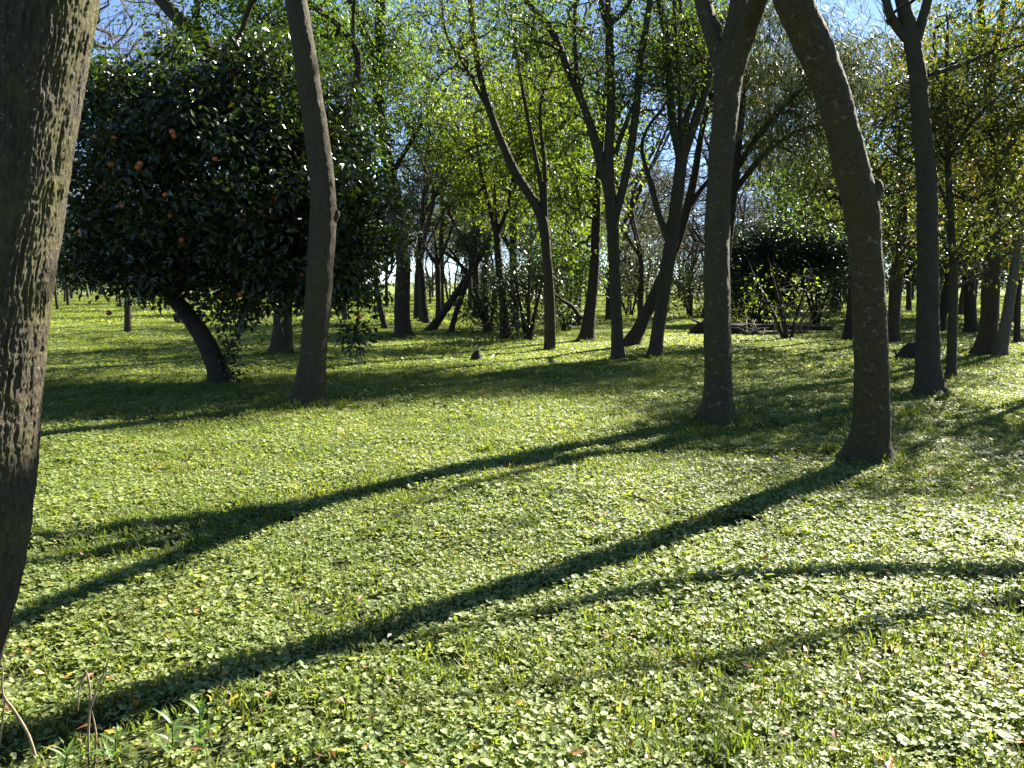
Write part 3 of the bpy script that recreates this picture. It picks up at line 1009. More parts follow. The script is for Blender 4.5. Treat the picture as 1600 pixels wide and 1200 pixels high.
hero('candelabra_tree', 'many-limbed tree in the centre whose stem splits into a high narrow Y',
     [(966, 566, 20), (963, 490, 17), (960, 410, 18), (955, 330, 19), (951, 250, 16), (955, 160, 14), (953, 90, 14), (952, 45, 13), (951, 30, 12)],
     limbs=[[(952, 40, 10), (940, 10, 9), (934, -60, 8), (925, -140, 6)], [(953, 38, 9), (974, 18, 8), (992, -15, 7), (1010, -80, 5)], [(955, 330, 13), (930, 215, 12), (890, 115, 12), (862, 48, 11), (820, -2, 9), (780, -60, 7)],
            [(942, 280, 9), (925, 215, 8), (908, 150, 8), (898, 70, 7), (900, -10, 6)], [(960, 345, 14), (981, 260, 13), (993, 180, 12), (1000, 100, 11), (1013, 20, 10), (1025, -70, 7)], [(962, 240, 8), (975, 200, 7), (985, 175, 5)]],
     bark=BARK_GREY, crown=lambda f: [blob(900, 60, f[1], 1.3, 1.3, 1.1), blob(1000, 150, f[1] + .3, 1.0, 1.0, 1.2, .7), blob(960, 180, f[1], 1.0, 1.0, .9, .5), blob(850, 30, f[1], 1.2, 1.2, .9), blob(940, -100, f[1], 2.4, 2.2, 1.2, .12)], n=170, leaf=LEAF_GREEN, leaf_n=34, leaf_size=.095, spread=.15, twigs=4, sides=20)

hero('stout_tree', 'short stout dark trunk with swollen foot, half behind the many-limbed tree',
     [(917, 535, 26), (921, 495, 19), (928, 430, 16), (931, 360, 14), (934, 290, 11), (940, 220, 8), (945, 150, 6)], limbs=[[(908, 500, 8), (895, 480, 6), (880, 470, 5)]], bark=BARK_DARK,
     crown=lambda f: [blob(900, 250, f[1] + .4, 1.7, 1.5, 1.7), blob(880, 340, f[1] + .4, 1.3, 1.2, 1.1), blob(860, 170, f[1] + .6, 1.6, 1.4, 1.2)], n=210, leaf=LEAF_LIME, leaf_n=52, leaf_size=.115, spread=.18)

hero('slanted_tree', 'dark slanting tree crossing behind the pale spreading tree, leaning right',
     [(985, 541, 24), (1005, 500, 19), (1030, 445, 18), (1055, 385, 16), (1075, 320, 14), (1086, 270, 12), (1098, 200, 9), (1122, 120, 7)], limbs=[[(1070, 335, 8), (1100, 290, 7), (1150, 240, 6), (1200, 195, 5), (1250, 160, 4)]], bark=BARK_DARK,
     crown=lambda f: [blob(1110, 110, f[1], 1.3, 1.3, 1.4), blob(1060, 60, f[1], 1.2, 1.2, 1.1)], n=140, leaf=LEAF_GREEN, leaf_n=34, leaf_size=.1, spread=.17)
hero('spreading_tree', 'grey tree leaning right and spreading into wavy limbs, left of the straight forked trunk',
     [(1022, 563, 21), (1030, 505, 20), (1040, 435, 22), (1050, 370, 21), (1059, 300, 20), (1066, 240, 18)],
     limbs=[[(1064, 255, 14), (1050, 185, 13), (1046, 120, 12), (1040, 50, 12), (1030, 0, 11), (1015, -90, 8)], [(1066, 250, 15), (1086, 190, 14), (1105, 130, 12), (1112, 80, 11), (1108, 30, 10), (1115, -60, 8)],
            [(1047, 385, 11), (1028, 330, 10), (1018, 290, 9), (1003, 235, 6), (1012, 200, 5), (1035, 170, 4)], [(1062, 240, 8), (1062, 150, 7), (1056, 60, 6), (1052, -10, 5)], [(1088, 190, 8), (1098, 100, 7), (1070, 50, 6), (1060, -20, 5)]],
     bark=BARK_GREY, crown=lambda f: [blob(1060, 40, f[1], 1.0, 1.0, 1.0), blob(1030, 120, f[1], .9, .9, .8, .5), blob(1050, -110, f[1], 2.2, 2, 1.2, .12)], n=120, leaf=LEAF_GREEN, leaf_n=30, leaf_size=.09, spread=.16, twigs=5, sides=20)

# feathery tree behind the two nearest trunks on the right
hero('feathery_tree', 'feathery fine-needled tree spreading behind the two lichen-spotted trunks',
     [(1128, 548, 28), (1130, 420, 22), (1142, 320, 18), (1150, 250, 15), (1160, 150, 12), (1165, 60, 10), (1170, -30, 8)],
     limbs=[[(1147, 270, 11), (1190, 205, 10), (1240, 150, 8), (1300, 100, 6), (1350, 70, 4)], [(1146, 300, 10), (1200, 235, 8), (1260, 200, 6), (1320, 190, 4)], [(1152, 230, 9), (1120, 160, 8), (1060, 110, 6), (1010, 90, 4)]],
     bark=BARK_DARK, twig=BARK_DARK, crown=lambda f: [blob(1260, 130, f[1] - .3, 1.7, 1.7, .95), blob(1220, 200, f[1], 1.2, 1.4, .7), blob(1330, 110, f[1], 1.2, 1.4, .8), blob(1180, 60, f[1], 1.6, 1.6, .9), blob(1080, 90, f[1] + .4, 1.0, 1.2, .8, .5), blob(1180, -70, f[1], 2.6, 2.2, 1.3, .15)],
     n=170, leaf=LEAF_FEATHER, leaf_n=105, leaf_size=.30, spread=.24, tpl=NEEDLE, twigs=4, twig_droop=.5)

# right hand side, yellowing
hero('yellowing_sapling', 'thin brown sapling beside the dark straight trunk with yellowing leaves',
     [(1485, 595, 15), (1488, 520, 14), (1490, 430, 13), (1486, 350, 11), (1481, 250, 9), (1478, 150, 7), (1480, 60, 5)],
     limbs=[[(1491, 405, 7), (1525, 385, 6), (1560, 362, 4), (1590, 335, 3)], [(1492, 450, 6), (1530, 430, 5), (1565, 405, 4)], [(1486, 340, 6), (1460, 280, 5), (1400, 240, 4)], [(1481, 250, 6), (1520, 190, 5), (1560, 150, 4)], [(1489, 420, 5), (1440, 390, 4), (1400, 380, 3)]],
     bark=BARK_GREY, crown=lambda f: [blob(1540, 330, f[1], .9, .8, .8), blob(1480, 170, f[1], 1.1, 1.0, 1.0), blob(1420, 240, f[1] + .3, .8, .8, .8), blob(1550, 160, f[1], .9, .9, .9), blob(1390, 400, f[1] + .6, .5, .5, .5, .6)],
     n=170, leaf=LEAF_GOLD, leaf_n=40, leaf_size=.095, spread=.14, tpl=LEAF5, sides=14)
hero('thick_tree', 'thick dark trunk throwing a short shadow near the right edge, partly behind leaves',
     [(1538, 556, 34), (1545, 505, 26), (1549, 430, 25), (1552, 350, 23), (1556, 280, 20), (1550, 180, 16), (1540, 90, 12), (1530, 0, 9)], limbs=[[(1553, 300, 10), (1510, 220, 8), (1470, 150, 6)], [(1555, 280, 10), (1600, 180, 8), (1640, 100, 6)]], bark=BARK_GREY,
     crown=lambda f: [blob(1540, 160, f[1], 1.7, 1.5, 1.5), blob(1600, 250, f[1], 1.3, 1.3, 1.5), blob(1480, 100, f[1], 1.5, 1.4, 1.2), blob(1560, 380, f[1] + .3, 1.1, 1.0, .7, .5), blob(1500, 290, f[1] + .5, 1.2, 1.2, 1.0)],
     n=200, leaf=LEAF_GOLD, leaf_n=46, leaf_size=.11, spread=.17)
hero('winding_tree', 'pale winding slim trunk near the right edge, curving in front of the yellow leaves',
     [(1563, 559, 17), (1574, 490, 16), (1586, 410, 14), (1588, 340, 12), (1578, 270, 12), (1553, 215, 11), (1546, 150, 10), (1556, 80, 9), (1568, 0, 8), (1575, -80, 6)], limbs=[[(1556, 85, 6), (1585, 40, 5), (1610, 0, 4)]], bark=BARK_PALE,
     crown=lambda f: [blob(1580, 40, f[1], 1.3, 1.3, 1.2)], n=70, leaf=LEAF_GREEN, leaf_n=34, leaf_size=.10, spread=.16, sides=16)
hero('shadowed_tree', 'brown slanted trunk seen between the leaning trunk and the dark straight trunk',
     [(1395, 536, 18), (1398, 490, 16), (1402, 440, 16), (1408, 380, 14), (1412, 300, 11), (1405, 220, 9)], bark=BARK_GREY,
     crown=lambda f: [blob(1390, 240, f[1], 1.9, 1.6, 1.6), blob(1400, 380, f[1] + .5, 1.2, 1.0, .9), blob(1320, 300, f[1] + .6, 1.2, 1.2, 1.2), blob(1440, 130, f[1], 1.8, 1.6, 1.4)], n=190, leaf=LEAF_GOLD, leaf_n=46, leaf_size=.12, spread=.18)
hero('hidden_tree', 'dark trunk just showing left of the leaning trunk beside the dead branches',
     [(1325, 531, 14), (1329, 480, 12), (1334, 420, 11), (1338, 350, 9)], bark=BARK_DARK,
     crown=lambda f: [blob(1290, 290, f[1], 1.6, 1.5, 1.3), blob(1250, 260, f[1], 1.2, 1.2, 1.0)], n=110, leaf=LEAF_GREEN, leaf_n=42, leaf_size=.12, spread=.18, sides=12)
hero('far_right_tree', 'thin dark trunk at the right picture edge behind the winding one',
     [(1589, 538, 9), (1590, 480, 9), (1592, 420, 8), (1596, 340, 6)], bark=BARK_DARK, crown=lambda f: [blob(1590, 300, f[1], 2.2, 1.8, 1.9)], n=80, leaf=LEAF_GOLD, leaf_n=45, leaf_size=.13, spread=.3, sides=12)
hero('split_tree', 'dark pair-stemmed tree between the dark straight trunk and the sapling, farther back',
     [(1470, 518, 12), (1474, 480, 11), (1480, 440, 10), (1484, 380, 8)], limbs=[[(1471, 510, 8), (1482, 470, 8), (1495, 430, 7)]], bark=BARK_DARK, crown=lambda f: [blob(1470, 350, f[1], 2.4, 1.8, 1.6)], n=80, leaf=LEAF_DARK, leaf_n=50, leaf_size=.13, spread=.3, sides=12)
hero('broad_dark_tree', 'broad dark trunk far behind the sapling at the right',
     [(1517, 520, 20), (1516, 480, 17), (1515, 430, 16), (1512, 370, 13)], bark=BARK_DARK, crown=lambda f: [blob(1520, 340, f[1], 2.6, 2, 1.6)], n=80, leaf=LEAF_DARK, leaf_n=50, leaf_size=.13, spread=.3, sides=14)

# dense evergreen shrubs
def shrub(name, label, px, py, ells, n, leaf, leaf_n=55, size=.12, spread=.22):
    f = ground_at(px, py)
    Y = f[1]
    stems = []
    for k in range(4):
        d = rng.normal(size=2) * .35
        stems.append((np.array([[f[0] + d[0] * .15, Y + d[1] * .15, -.1], [f[0] + d[0] * .6, Y + d[1] * .6, .6], [f[0] + d[0] * 1.6, Y + d[1] * 1.6, 1.7]]), np.array([.06, .05, .025])))
    return tree(name, label, f, stems, crown=[blob(e[0], e[1], Y + e[2], *e[3:]) for e in ells], n=n, shell=.5, leaf=leaf, leaf_n=leaf_n, leaf_size=size, spread=spread,
                bark=BARK_DARK, sides=10, step=.12, flare=.2, twigs=3, twig_len=.35, twig_r=.006, cat='shrub')


shrub('evergreen_shrub', 'big dark evergreen bush behind the dead branches, left half of the pair', 1185, 508, [(1180, 440, 0, 1.3, 1.3, 1.5), (1170, 390, .3, 1.1, 1.2, .9), (1215, 400, 0, 1.0, 1.1, 1.0)], 170, LEAF_DARK, 110)
shrub('evergreen_shrub', 'big dark evergreen bush behind the dead branches, right half of the pair', 1275, 508, [(1270, 440, 0, 1.4, 1.3, 1.5), (1290, 395, .3, 1.0, 1.2, .9), (1240, 380, 0, 1.2, 1.1, .8)], 170, LEAF_DARK, 110)
shrub('yellow_sprigged_shrub', 'sparse shrub with bright yellow-green sprigs among the dead branches', 1232, 532, [(1225, 450, 0, .8, .6, .6), (1205, 470, 0, .5, .5, .4)], 22, LEAF_LIME, 9, .12, .14)
shrub('glossy_shrub', 'glossy dark bush between the low-forking tree and the bent tree', 825, 532, [(825, 480, 0, .9, .8, .8), (815, 440, 0, .7, .7, .6), (835, 410, .2, .7, .7, .6)], 60, LEAF_DARK)
shrub('leafy_shrub', 'leafy green bush right behind the bent tree, against the stout trunk', 885, 520, [(880, 440, 0, 1.2, 1.1, 1.2), (895, 400, 0, 1.0, 1.0, .9), (870, 380, 0, 1.0, 1.0, .8)], 100, LEAF_GREEN)
shrub('sprawling_shrub', 'low sprawling glossy shrub left of the low-forking tree', 765, 520, [(762, 490, 0, .7, .6, .5), (745, 480, 0, .5, .5, .35)], 36, LEAF_DARK, 45, .11, .18)
shrub('round_shrub', 'rounded dark bush far back between the leaning pair and the straight forked trunk', 1080, 500, [(1080, 455, 0, 1.3, 1.2, 1.0), (1065, 430, 0, 1.0, 1.0, .8)], 50, LEAF_GREY, 50, .15, .3)
shrub('misty_shrub', 'pale grey-green bush far back behind the many-limbed tree', 985, 496, [(985, 440, 0, 1.4, 1.3, 1.2), (1000, 400, 0, 1.2, 1.2, .8)], 55, LEAF_GREY, 45, .15, .3)

fr = np.array([10.2, 14.6, 0.0])
tree('edge_tree', 'leafy yellowing tree mostly beyond the right picture edge, shading the turf there', fr,
     [(np.array([[10.2, 14.6, -.15], [10.2, 14.6, 0], [10.1, 14.5, 1.8], [9.9, 14.3, 3.4], [9.8, 14.2, 5.0], [9.8, 14.2, 6.5]]), np.array([.085, .08, .075, .07, .055, .035])),
      (np.array([[10.1, 14.5, 2.2], [9.4, 14.0, 3.1], [8.8, 13.6, 3.8]]), np.array([.08, .06, .03])), (np.array([[10, 14.4, 2.6], [10.6, 13.6, 3.4], [11.0, 13.0, 4.2]]), np.array([.08, .06, .03]))],
     crown=[(np.array([9.3, 13.7, 4.2]), np.array([1.2, 1.2, .9]), 1), (np.array([10.6, 13.2, 4.6]), np.array([1.3, 1.3, 1.0]), 1), (np.array([9.8, 14.2, 6.0]), np.array([1.7, 1.6, 1.2]), .8)],
     n=130, leaf=LEAF_GOLD, leaf_n=75, leaf_size=.11, spread=.24, tpl=LEAF5, bark=BARK_GREY)

# a tree outside the frame whose boughs throw the curved shadows on the near turf
fo = np.array([9.6, 8.7, 0.0])
tree('overhanging_tree', 'bare tree just beyond the right picture edge, its boughs shading the near turf', fo,
     [(np.array([[9.6, 8.7, -.15], [9.6, 8.7, 0], [9.6, 8.7, 1.5], [9.5, 8.7, 3.0], [9.5, 8.8, 4.6], [9.4, 9.0, 6.4], [9.5, 9.2, 8.0]]), np.array([.2, .19, .16, .15, .13, .1, .05])),
      (np.array([[9.5, 8.7, 2.9], [8.6, 8.7, 3.3], [7.6, 8.6, 3.8], [6.85, 8.75, 4.1], [6.3, 8.95, 4.25], [5.4, 8.9, 4.4], [4.9, 8.8, 4.6], [4.5, 8.7, 4.9]]), np.array([.10, .09, .085, .08, .075, .065, .05, .03])),
      (np.array([[9.5, 8.7, 3.6], [8.3, 8.9, 4.3], [7.2, 8.9, 4.6], [5.9, 8.5, 4.8], [4.95, 8.3, 5.0]]), np.array([.07, .06, .05, .04, .02]))],
     crown=[over(fo, -.2, .5, 8.2, 1.8, 1.6, 1.3), over(fo, -3.6, -.9, 5.9, .9, .9, .6, .5)], n=30, bark=BARK_GREY, twigs=3, tip=.008)

# ------------------------------------------------------------------ the far grove: kinds of tree built once, then copied one by one
def proto(name, label, height, rad, ells, n, leaf=None, leaf_n=0, leaf_size=.16, bark=BARK_GREY, forks=2, twigs=6, twig_r=.008, group=None, bend=.3, cat='tree'):
    f = np.zeros(3)
    top = height * .62
    b = rng.normal(size=(4, 2)) * bend
    tr = np.array([[0, 0, -.15], [0, 0, 0], [b[0, 0] * .3, b[0, 1] * .3, top * .35], [b[1, 0] * .7, b[1, 1] * .7, top * .7], [b[2, 0], b[2, 1], top]])
    stems = [(tr, np.array([rad, rad, rad * .85, rad * .7, rad * .45]))]
    for k in range(forks):
        a = rng.uniform(0, 6.28)
        s = tr[2 + (k % 2)]
        e = np.array([math.cos(a) * height * .2, math.sin(a) * height * .2, height * .38])
        stems.append((np.array([s, s + e * [.5, .5, .45], s + e]), np.array([rad * .5, rad * .38, rad * .2])))
    return tree(name, label, f, stems, crown=[(np.array(c), np.array(r), w) for c, r, w in ells], n=n, leaf=leaf, leaf_n=leaf_n, leaf_size=leaf_size, spread=.24, bark=bark,
                twig=TWIG if leaf is None else bark, sides=10, step=.22, flare=.35, twigs=twigs, twig_r=twig_r, twig_len=.75, tip=.014, branch_sides=4, group=group, cat=cat)


G_FAR = 'distant trees at the back of the grove'
protos = {
    'bare': proto('bare_tree', 'bare grey distant tree with fine twigs at the back of the grove', 9.0, .085, [((0, 0, 6.2), (2.2, 2.2, 2.7), 1)], 120, group=G_FAR, forks=3),
    'bare_low': proto('low_bare_tree', 'low bare distant tree with wide twiggy crown at the back of the grove', 6.5, .11, [((0, 0, 4.4), (2.3, 2.3, 1.8), 1)], 90, group=G_FAR, forks=4, bend=.5),
    'sparse': proto('sparse_tree', 'distant slim tree with sparse grey-green leaves at the back of the grove', 9.5, .085, [((0, 0, 6.2), (1.8, 1.8, 2.6), 1)], 80, LEAF_GREY, 22, .16, group=G_FAR),
    'green': proto('leafy_tree', 'distant leafy mid-green tree at the back of the grove', 9.0, .16, [((0, 0, 6.2), (2.1, 2.1, 2.3), 1), ((.5, .2, 4.2), (1.2, 1.2, .8), .3)], 85, LEAF_GREEN, 40, .17, BARK_DARK, group=G_FAR),
    'dark': proto('evergreen_tree', 'distant low dark evergreen tree at the back of the grove', 6.0, .15, [((0, 0, 3.6), (2.2, 2.2, 2.0), 1)], 85, LEAF_DARK, 60, .18, BARK_DARK, group=G_FAR),
    'lime': proto('lime_tree', 'distant bright lime-green tree', 10.5, .15, [((0, 0, 6.6), (2.2, 2.2, 2.9), 1), ((.4, .2, 4.0), (1.5, 1.5, 1.0), .4)], 110, LEAF_LIME, 42, .15, BARK_DARK, group=G_FAR),
    'thicket': proto('thicket_shrub', 'distant low dark shrub', 3.0, .06, [((0, 0, 1.5), (2.4, 1.9, 1.3), 1)], 80, LEAF_DARK, 50, .2, BARK_DARK, group='distant shrubs at the back of the grove', forks=4, cat='shrub'),
    'gold': proto('yellowing_tree', 'distant yellowing tree at the back of the grove', 8.5, .15, [((0, 0, 5.7), (2.1, 2.1, 2.3), 1), ((.3, 0, 3.8), (1.2, 1.2, .8), .3)], 85, LEAF_GOLD, 40, .17, BARK_GREY, group=G_FAR),
}
used = set()
LOOK = {'bare': 'bare grey distant tree', 'bare_low': 'low wide bare distant tree', 'sparse': 'slim grey-green distant tree', 'green': 'leafy mid-green distant tree', 'dark': 'low dark distant evergreen',
        'gold': 'yellowing distant tree', 'lime': 'bright lime-green distant tree', 'thicket': 'dark low distant shrub'}
MARKS = [(85, 'massive furrowed trunk'), (345, 'orange tree trunk'), (482, 'slender grey trunk'), (630, 'crooked dark tree'), (704, 'crossed poles'), (790, 'low-forking tree'), (858, 'bent tree'), (966, 'many-limbed tree'), (1022, 'grey spreading tree'), (1120, 'straight forked trunk'),
         (1356, 'leaning trunk'), (1453, 'dark straight trunk'), (1536, 'thick trunk')]
far_seen = {}


def place(kind, x, y, scale, rot):
    src = protos[kind]
    if kind not in used:
        used.add(kind)
        o = src
    else:
        o = src.copy()
        COL.objects.link(o)
        for ch in src.children:
            c = ch.copy()
            COL.objects.link(c)
            c.parent = o
    o.location = (x, y, float(ground_h(x, y)[0]))
    o.scale = (scale, scale, scale * random.uniform(.9, 1.12))
    o.rotation_euler = (0, 0, rot)
    px = 800 + FPX * x / (y * math.cos(PITCH) + CAM_H * math.sin(PITCH))
    lo = [m for m in MARKS if m[0] <= px]
    hi = [m for m in MARKS if m[0] > px]
    where = 'left of the ' + hi[0][1] if not lo else 'right of the ' + lo[-1][1] if not hi else 'between %s and %s' % (lo[-1][1], hi[0][1])
    far_seen.setdefault((kind, where), []).append((px, o))


def name_far():
    num = ['leftmost'] + [w + ' from left' for w in 'second third fourth fifth sixth seventh eighth ninth tenth eleventh twelfth thirteenth fourteenth fifteenth sixteenth seventeenth eighteenth nineteenth twentieth twenty-first twenty-second twenty-third twenty-fourth'.split()]
    for (kind, where), lst in far_seen.items():
        lst.sort(key=lambda t: t[0])
        for k, (px, o) in enumerate(lst):
            tail = '' if len(lst) == 1 else ', ' + (num[k] if k < len(num) - 1 and k < len(lst) - 1 else 'rightmost' if k == len(lst) - 1 else 'farther right')
            o['label'] = (LOOK[kind] + ' ' + where + tail)


spots = []


def free(x, y, d):
    return all((x - a) ** 2 + (y - b) ** 2 > d * d for a, b in spots)


# trunks seen one by one in the gaps
for px, py, kind, s in [(90, 486, 'sparse', .9), (105, 472, 'bare', .9), (121, 462, 'bare', 1.1), (160, 462, 'green', 1.0), (590, 490, 'bare', .8), (605, 480, 'green', .8), (672, 478, 'bare', .8), (712, 480, 'sparse', .9),
                        (735, 486, 'green', .9), (755, 476, 'sparse', 1), (700, 470, 'bare_low', 1), (640, 470, 'bare', 1), (560, 478, 'dark', .9), (470, 480, 'green', .9), (400, 478, 'sparse', 1), (885, 488, 'bare', .9), (898, 492, 'bare', .8), (980, 492, 'sparse', .9),
                        (998, 486, 'bare', 1), (1012, 480, 'bare_low', 1), (1045, 492, 'sparse', .8), (1075, 498, 'bare', .8), (1098, 500, 'bare_low', .9), (1345, 490, 'green', .9), (1420, 488, 'gold', 1), (1440, 500, 'dark', .8), (1500, 496, 'gold', .9), (1555, 505, 'dark', .8), (1575, 496, 'gold', 1), (1310, 490, 'dark', .9),
                        (1150, 482, 'bare', 1.2), (1240, 480, 'bare', 1.2), (1200, 476, 'bare_low', 1.3), (1280, 484, 'sparse', 1.1)]:
    g = ground_at(px, py)
    spots.append((g[0], g[1]))
    place(kind, g[0], g[1], s * random.uniform(.92, 1.08), random.uniform(0, 6.28))
# leafy trees closing the view behind the front rows
for px, y, kind, sc in [(505, 44, 'green', 1.1), (690, 46, 'green', 1.1), (745, 36, 'lime', 1.05), (805, 30, 'lime', 1.05), (900, 31, 'lime', 1.0), (1300, 44, 'gold', 1.1), (1440, 34, 'gold', 1.0), (1500, 44, 'gold', 1.2), (1580, 33, 'gold', 1.1), (1640, 30, 'gold', 1.1),
                        (200, 27, 'bare', 1.2), (280, 32, 'bare', 1.35), (540, 34, 'bare', 1.4), (660, 33, 'bare', 1.4), (760, 42, 'bare', 1.4), (950, 34, 'bare', 1.35), (1000, 38, 'bare', 1.4), (1105, 38, 'bare', 1.4), (1200, 36, 'bare', 1.4), (1230, 42, 'bare', 1.3), (1390, 38, 'bare', 1.4), (1540, 40, 'bare', 1.4)]:
    x = (px - 800) / FPX * y
    spots.append((x, y))
    place(kind, x, y, sc * random.uniform(.95, 1.05), random.uniform(0, 6.28))
for k in range(30):
    y = random.uniform(84, 112)
    x = (-.62 + 1.28 * (k + random.random()) / 30) * y
    if not (-.19 < x / y < -.13):
        place('thicket', x, y, random.uniform(.9, 1.5), random.uniform(0, 6.28))
tries = 0
while len(spots) < 190 and tries < 6000:
    tries += 1
    y = 46 + 66 * random.random() ** .8
    x = random.uniform(-.66, .70) * y
    if not free(x, y, 3.0) or not -.545 < x / y < .64:
        continue
    u = x / y
    if u < -.35:
        kind = random.choice(['bare', 'bare_low', 'sparse', 'bare', 'bare'])
    elif u < .1:
        kind = random.choice(['sparse', 'green', 'bare', 'bare', 'bare', 'sparse'])
    elif u < .33:
        kind = random.choice(['bare', 'bare_low', 'bare', 'sparse'])
    else:
        kind = random.choice(['gold', 'bare', 'green', 'sparse', 'bare'])
    spots.append((x, y))
    place(kind, x, y, random.uniform(.85, 1.25), random.uniform(0, 6.28))
name_far()
for k, o in protos.items():
    if k not in used:
        for ch in list(o.children):
            bpy.data.objects.remove(ch)
        bpy.data.objects.remove(o)

# ------------------------------------------------------------------ dead wood on the ground
def log_thing(name, label, pts, rads, cat, sides=14, mat=DEADWOOD, twigs=()):
    pts = np.asarray(pts, float)
    f = np.array([pts[:, 0].mean(), pts[:, 1].mean(), 0])
    root = empty(name, f)
    tag(root, label, cat)
    C, r = spline(pts, rads, .07)
    mb = MB()
    woody(mb, C, r, sides, int(abs(f[0] * 31)) % 97, amp=.09, lump=.16)
    mb.add(np.vstack([C[:1]] + [mb.V[0][:sides]]), np.array([[0, 1 + (i + 1) % sides, 1 + i] for i in range(sides)]))
    mb.build('stem', mat, root, True, f)
    for tw in twigs:
        c, rr = spline(np.asarray(tw[0], float), tw[1], .06)
        m2 = MB()
        woody(m2, c, rr, 7, 3, amp=.08, lump=.1)
        m2.build('branch', mat, root, True, f)
    return root


Yl = ground_at(1200, 522)[1]
gl = lambda px, z, dy=0: at(px, 520, Yl + dy) * [1, 1, 0] + np.array([0, 0, z])
log_thing('fallen_log', 'long fallen log lying behind the dead branches', [gl(1120, .25, .4), gl(1170, .2, .2), gl(1230, .22), gl(1300, .17, .2)], [.11, .105, .10, .07], 'log', mat=BARK_DARK)
log_thing('root_plate', 'jagged upturned dead stump left of the straight forked trunk', [gl(1078, .02, -.6), gl(1092, .18, -.6), gl(1112, .32, -.5), gl(1124, .30, -.4)], [.10, .20, .26, .16], 'stump', mat=BARK_DARK,
          twigs=[([gl(1100, .3, -.6), gl(1088, .42, -.7), gl(1078, .5, -.8)], [.06, .04, .015]), ([gl(1115, .4, -.5), gl(1112, .55, -.6)], [.05, .015]), ([gl(1090, .1, -.7), gl(1074, .08, -.9)], [.05, .02])])
log_thing('fallen_timber', 'dark broken trunk piece lying right of the straight forked trunk', [gl(1135, .18, -1.0), gl(1152, .2, -1.0), gl(1172, .17, -.9), gl(1182, .22, -.9)], [.17, .18, .15, .05], 'log', mat=BARK_DARK,
          twigs=[([gl(1165, .3, -1), gl(1178, .4, -1.1)], [.05, .012])])
tw = []
for k in range(22):
    a = rng.uniform(1165, 1275)
    h = rng.uniform(.2, 1.1)
    dx = rng.uniform(-45, 45)
    d = rng.uniform(-1.9, -1.0)
    tw.append(([gl(a, .1, d), gl(a + dx * .45, .1 + h * .6, d + rng.uniform(-.3, .3)), gl(a + dx, .1 + h * rng.uniform(.6, 1.1), d + rng.uniform(-.5, .5))], [.028, .02, .009]))
log_thing('dead_branch', 'grey fallen dead branch with many bare upright twigs on the turf', [gl(1150, .14, -1.1), gl(1185, .10, -1.3), gl(1225, .12, -1.2), gl(1260, .16, -1.3)], [.05, .07, .07, .05], 'branch', 10, DEADWOOD, tw)
Ys = ground_at(1415, 563)[1]
gs = lambda px, z, dy=0: at(px, 560, Ys + dy) * [1, 1, 0] + np.array([0, 0, z])
log_thing('broken_stump', 'dark broken stump lying on the turf behind the dark straight trunk', [gs(1398, .04), gs(1412, .12), gs(1428, .22), gs(1445, .18, .1)], [.03, .13, .2, .12], 'stump', mat=BARK_DARK, twigs=[([gs(1402, .08), gs(1397, .2), gs(1393, .16)], [.03, .02, .01])])
g5 = ground_at(744, 566)
log_thing('small_stump', 'small dark stump with a sprig on the open turf right of the crooked tree', [g5 + [0, 0, -.1], g5 + [0, 0, .05], g5 + [.02, 0, .16], g5 + [.05, 0, .24]], [.13, .12, .09, .03], 'stump', mat=BARK_DARK,
          twigs=[([g5 + [0, 0, .1], g5 + [.05, 0, .4], g5 + [.0, 0, .7]], [.012, .008, .003]), ([g5 + [0, 0, .1], g5 + [-.08, 0, .35], g5 + [-.2, 0, .5]], [.01, .007, .003])])

# ------------------------------------------------------------------ weeds and dead stems at the near edge
WEED = leaf_mat('weed_leaf', [(0, (.06, .12, .03)), (1, (.10, .17, .045))], .4, (1.5, 1.6, .5), .4)
STRAW = bark_mat('dry_stem', (.14, .10, .06), (.30, .23, .14), (.36, .30, .2), .6, (40, 40, 20), .3)


def dead_stem(label, stems):
    f = np.array([stems[0][0][0][0], stems[0][0][0][1], 0])
    root = empty('dry_stalk', f)
    tag(root, label, 'dry stalk', 'dry stems at the near edge')
    for pts, rr in stems:
        c, r = spline(np.asarray(pts, float), rr, .015)
        mb = MB()
        woody(mb, c, r, 8, 4, amp=.08, lump=.03)
        mb.build('stem', STRAW, root, True, f)


def nearp(px, py, Y):
    return at(px, py, Y)


Yn = ground_at(140, 1200)[1]
dead_stem('forked dry stem standing upright beside the weeds at the lower left',
          [([nearp(140, 1215, Yn), nearp(138, 1150, Yn), nearp(141, 1090, Yn), nearp(138, 1060, Yn), nearp(132, 1046, Yn)], [.0045, .004, .0038, .0034, .0015]),
           ([nearp(140, 1110, Yn), nearp(152, 1075, Yn), nearp(165, 1045, Yn), nearp(173, 1020, Yn)], [.004, .0035, .003, .0015]),
           ([nearp(134, 1050, Yn), nearp(124, 1075, Yn), nearp(122, 1110, Yn)], [.004, .003, .0015]),
           ([nearp(147, 1210, Yn), nearp(150, 1150, Yn), nearp(144, 1112, Yn)], [.004, .0035, .0015])])
Yk = ground_at(30, 1190)[1]
dead_stem('reddish dry stem bending against the foot of the massive furrowed trunk',
          [([nearp(62, 1205, Yk), nearp(45, 1150, Yk), nearp(22, 1110, Yk), nearp(5, 1085, Yk), nearp(4, 1040, Yk)], [.005, .005, .0045, .004, .002]), ([nearp(8, 1090, Yk), nearp(2, 1140, Yk), nearp(-4, 1190, Yk)], [.004, .003, .002])])

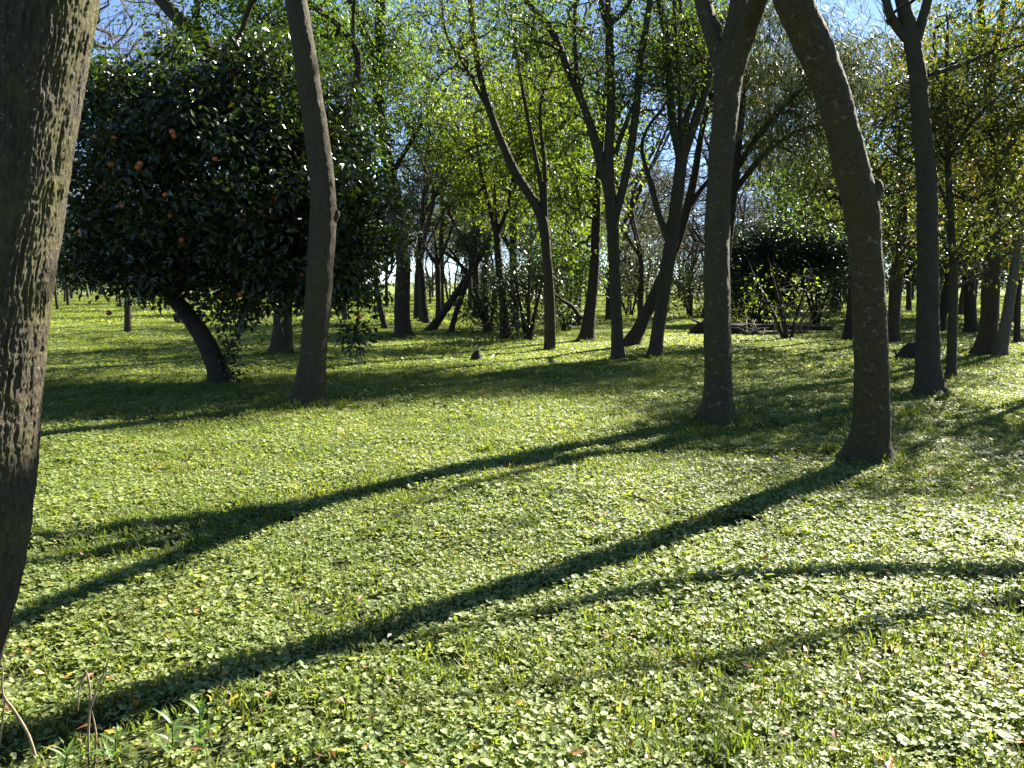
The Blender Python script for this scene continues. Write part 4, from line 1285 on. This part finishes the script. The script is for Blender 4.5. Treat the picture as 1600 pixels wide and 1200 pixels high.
lw = MB()
tt = np.linspace(0, 1, 6)
wid = np.array([.25, .8, 1.0, .8, .45, .03])
V = []
for t, w in zip(tt, wid):
    z = -.35 * t * t
    V += [[t, -.075 * w, z + .03 * w], [t, 0, z], [t, .075 * w, z + .03 * w]]
F = []
for i in range(5):
    F += [[i * 3, i * 3 + 1, i * 3 + 4, i * 3 + 3], [i * 3 + 1, i * 3 + 2, i * 3 + 5, i * 3 + 4]]
lw.add(np.array(V) * [1, 1.2, 1], np.array(F))
LANCE = lw.mesh('leaf', WEED, True)


def weed(label, px, py_foot, py_top, nl, ln):
    f = ground_at(px, min(py_foot, 1210))
    top = at(px + rng.uniform(-8, 8), py_top, f[1])
    root = empty('weed', f)
    tag(root, label, 'weed', 'lance-leaved weeds at the near edge')
    c, r = spline(np.array([f - [0, 0, .03], f + (top - f) * .5 + [.01, 0, 0], top]), [.004, .0035, .002], .02)
    mb = MB()
    woody(mb, c, r, 7, 2, amp=.03, lump=.03)
    mb.build('stem', WEED, root, True, f)
    for k in range(nl):
        t = .25 + .75 * (k + .5) / nl
        o = bpy.data.objects.new('leaf', LANCE)
        COL.objects.link(o)
        o.parent = root
        o.location = tuple(c[int(t * (len(c) - 1))] - f)
        s = ln * rng.uniform(.75, 1.15) * (1.1 - .45 * t)
        o.scale = (s, s, s)
        o.rotation_euler = (0, -rng.uniform(.3, .9) - .3 * t, k * 2.4 + rng.uniform(-.4, .4))


weed('tall lance-leaved weed in the tree shadow, rightmost of the lower left weeds', 306, 1190, 1098, 11, .11)
weed('lance-leaved weed with drooping lower leaves between the other two weeds', 264, 1185, 1122, 11, .11)
weed('broad bright weed beside the forked dry stem', 172, 1198, 1150, 10, .11)
weed('small weed at the bottom picture edge under the forked dry stem', 95, 1205, 1170, 9, .10)

# ------------------------------------------------------------------ fallen leaves
LITTER = leaf_mat('dry_fallen_leaf', [(0, (.10, .045, .02)), (.35, (.22, .10, .035)), (.65, (.34, .19, .05)), (.85, (.42, .34, .05)), (1, (.40, .32, .2))], .3, (1.3, 1.1, .7), .5)
n = 1500
yy = 2.5 + 16 * rng.random(n) ** 1.2
xx = rng.uniform(-.66, .66, n) * yy
feet = np.array([ground_at(*q)[:2] for q in ((1356, 722), (1120, 662), (482, 634), (1453, 621), (345, 602), (1485, 595), (966, 566), (1022, 563), (858, 549), (700, 520), (345, 640), (250, 640))])
kf = rng.integers(0, len(feet), 700)
xx[:700] = feet[kf, 0] + rng.normal(size=700) * .6
yy[:700] = feet[kf, 1] + rng.normal(size=700) * .6
C = np.stack([xx, yy, ground_h(xx, yy) + rng.uniform(.035, .065, n)], 1)
mb = MB()
leaves(mb, C, rand_dirs(n) * [1, 1, .25], norm(rand_dirs(n) * .5 + [0, 0, 1]), rng.uniform(.03, .06, n), LEAF5)
lt = mb.build('leaf_litter', LITTER)
tag(lt, 'brown and yellow fallen leaves scattered over the ground cover', 'leaf litter', kind='stuff')
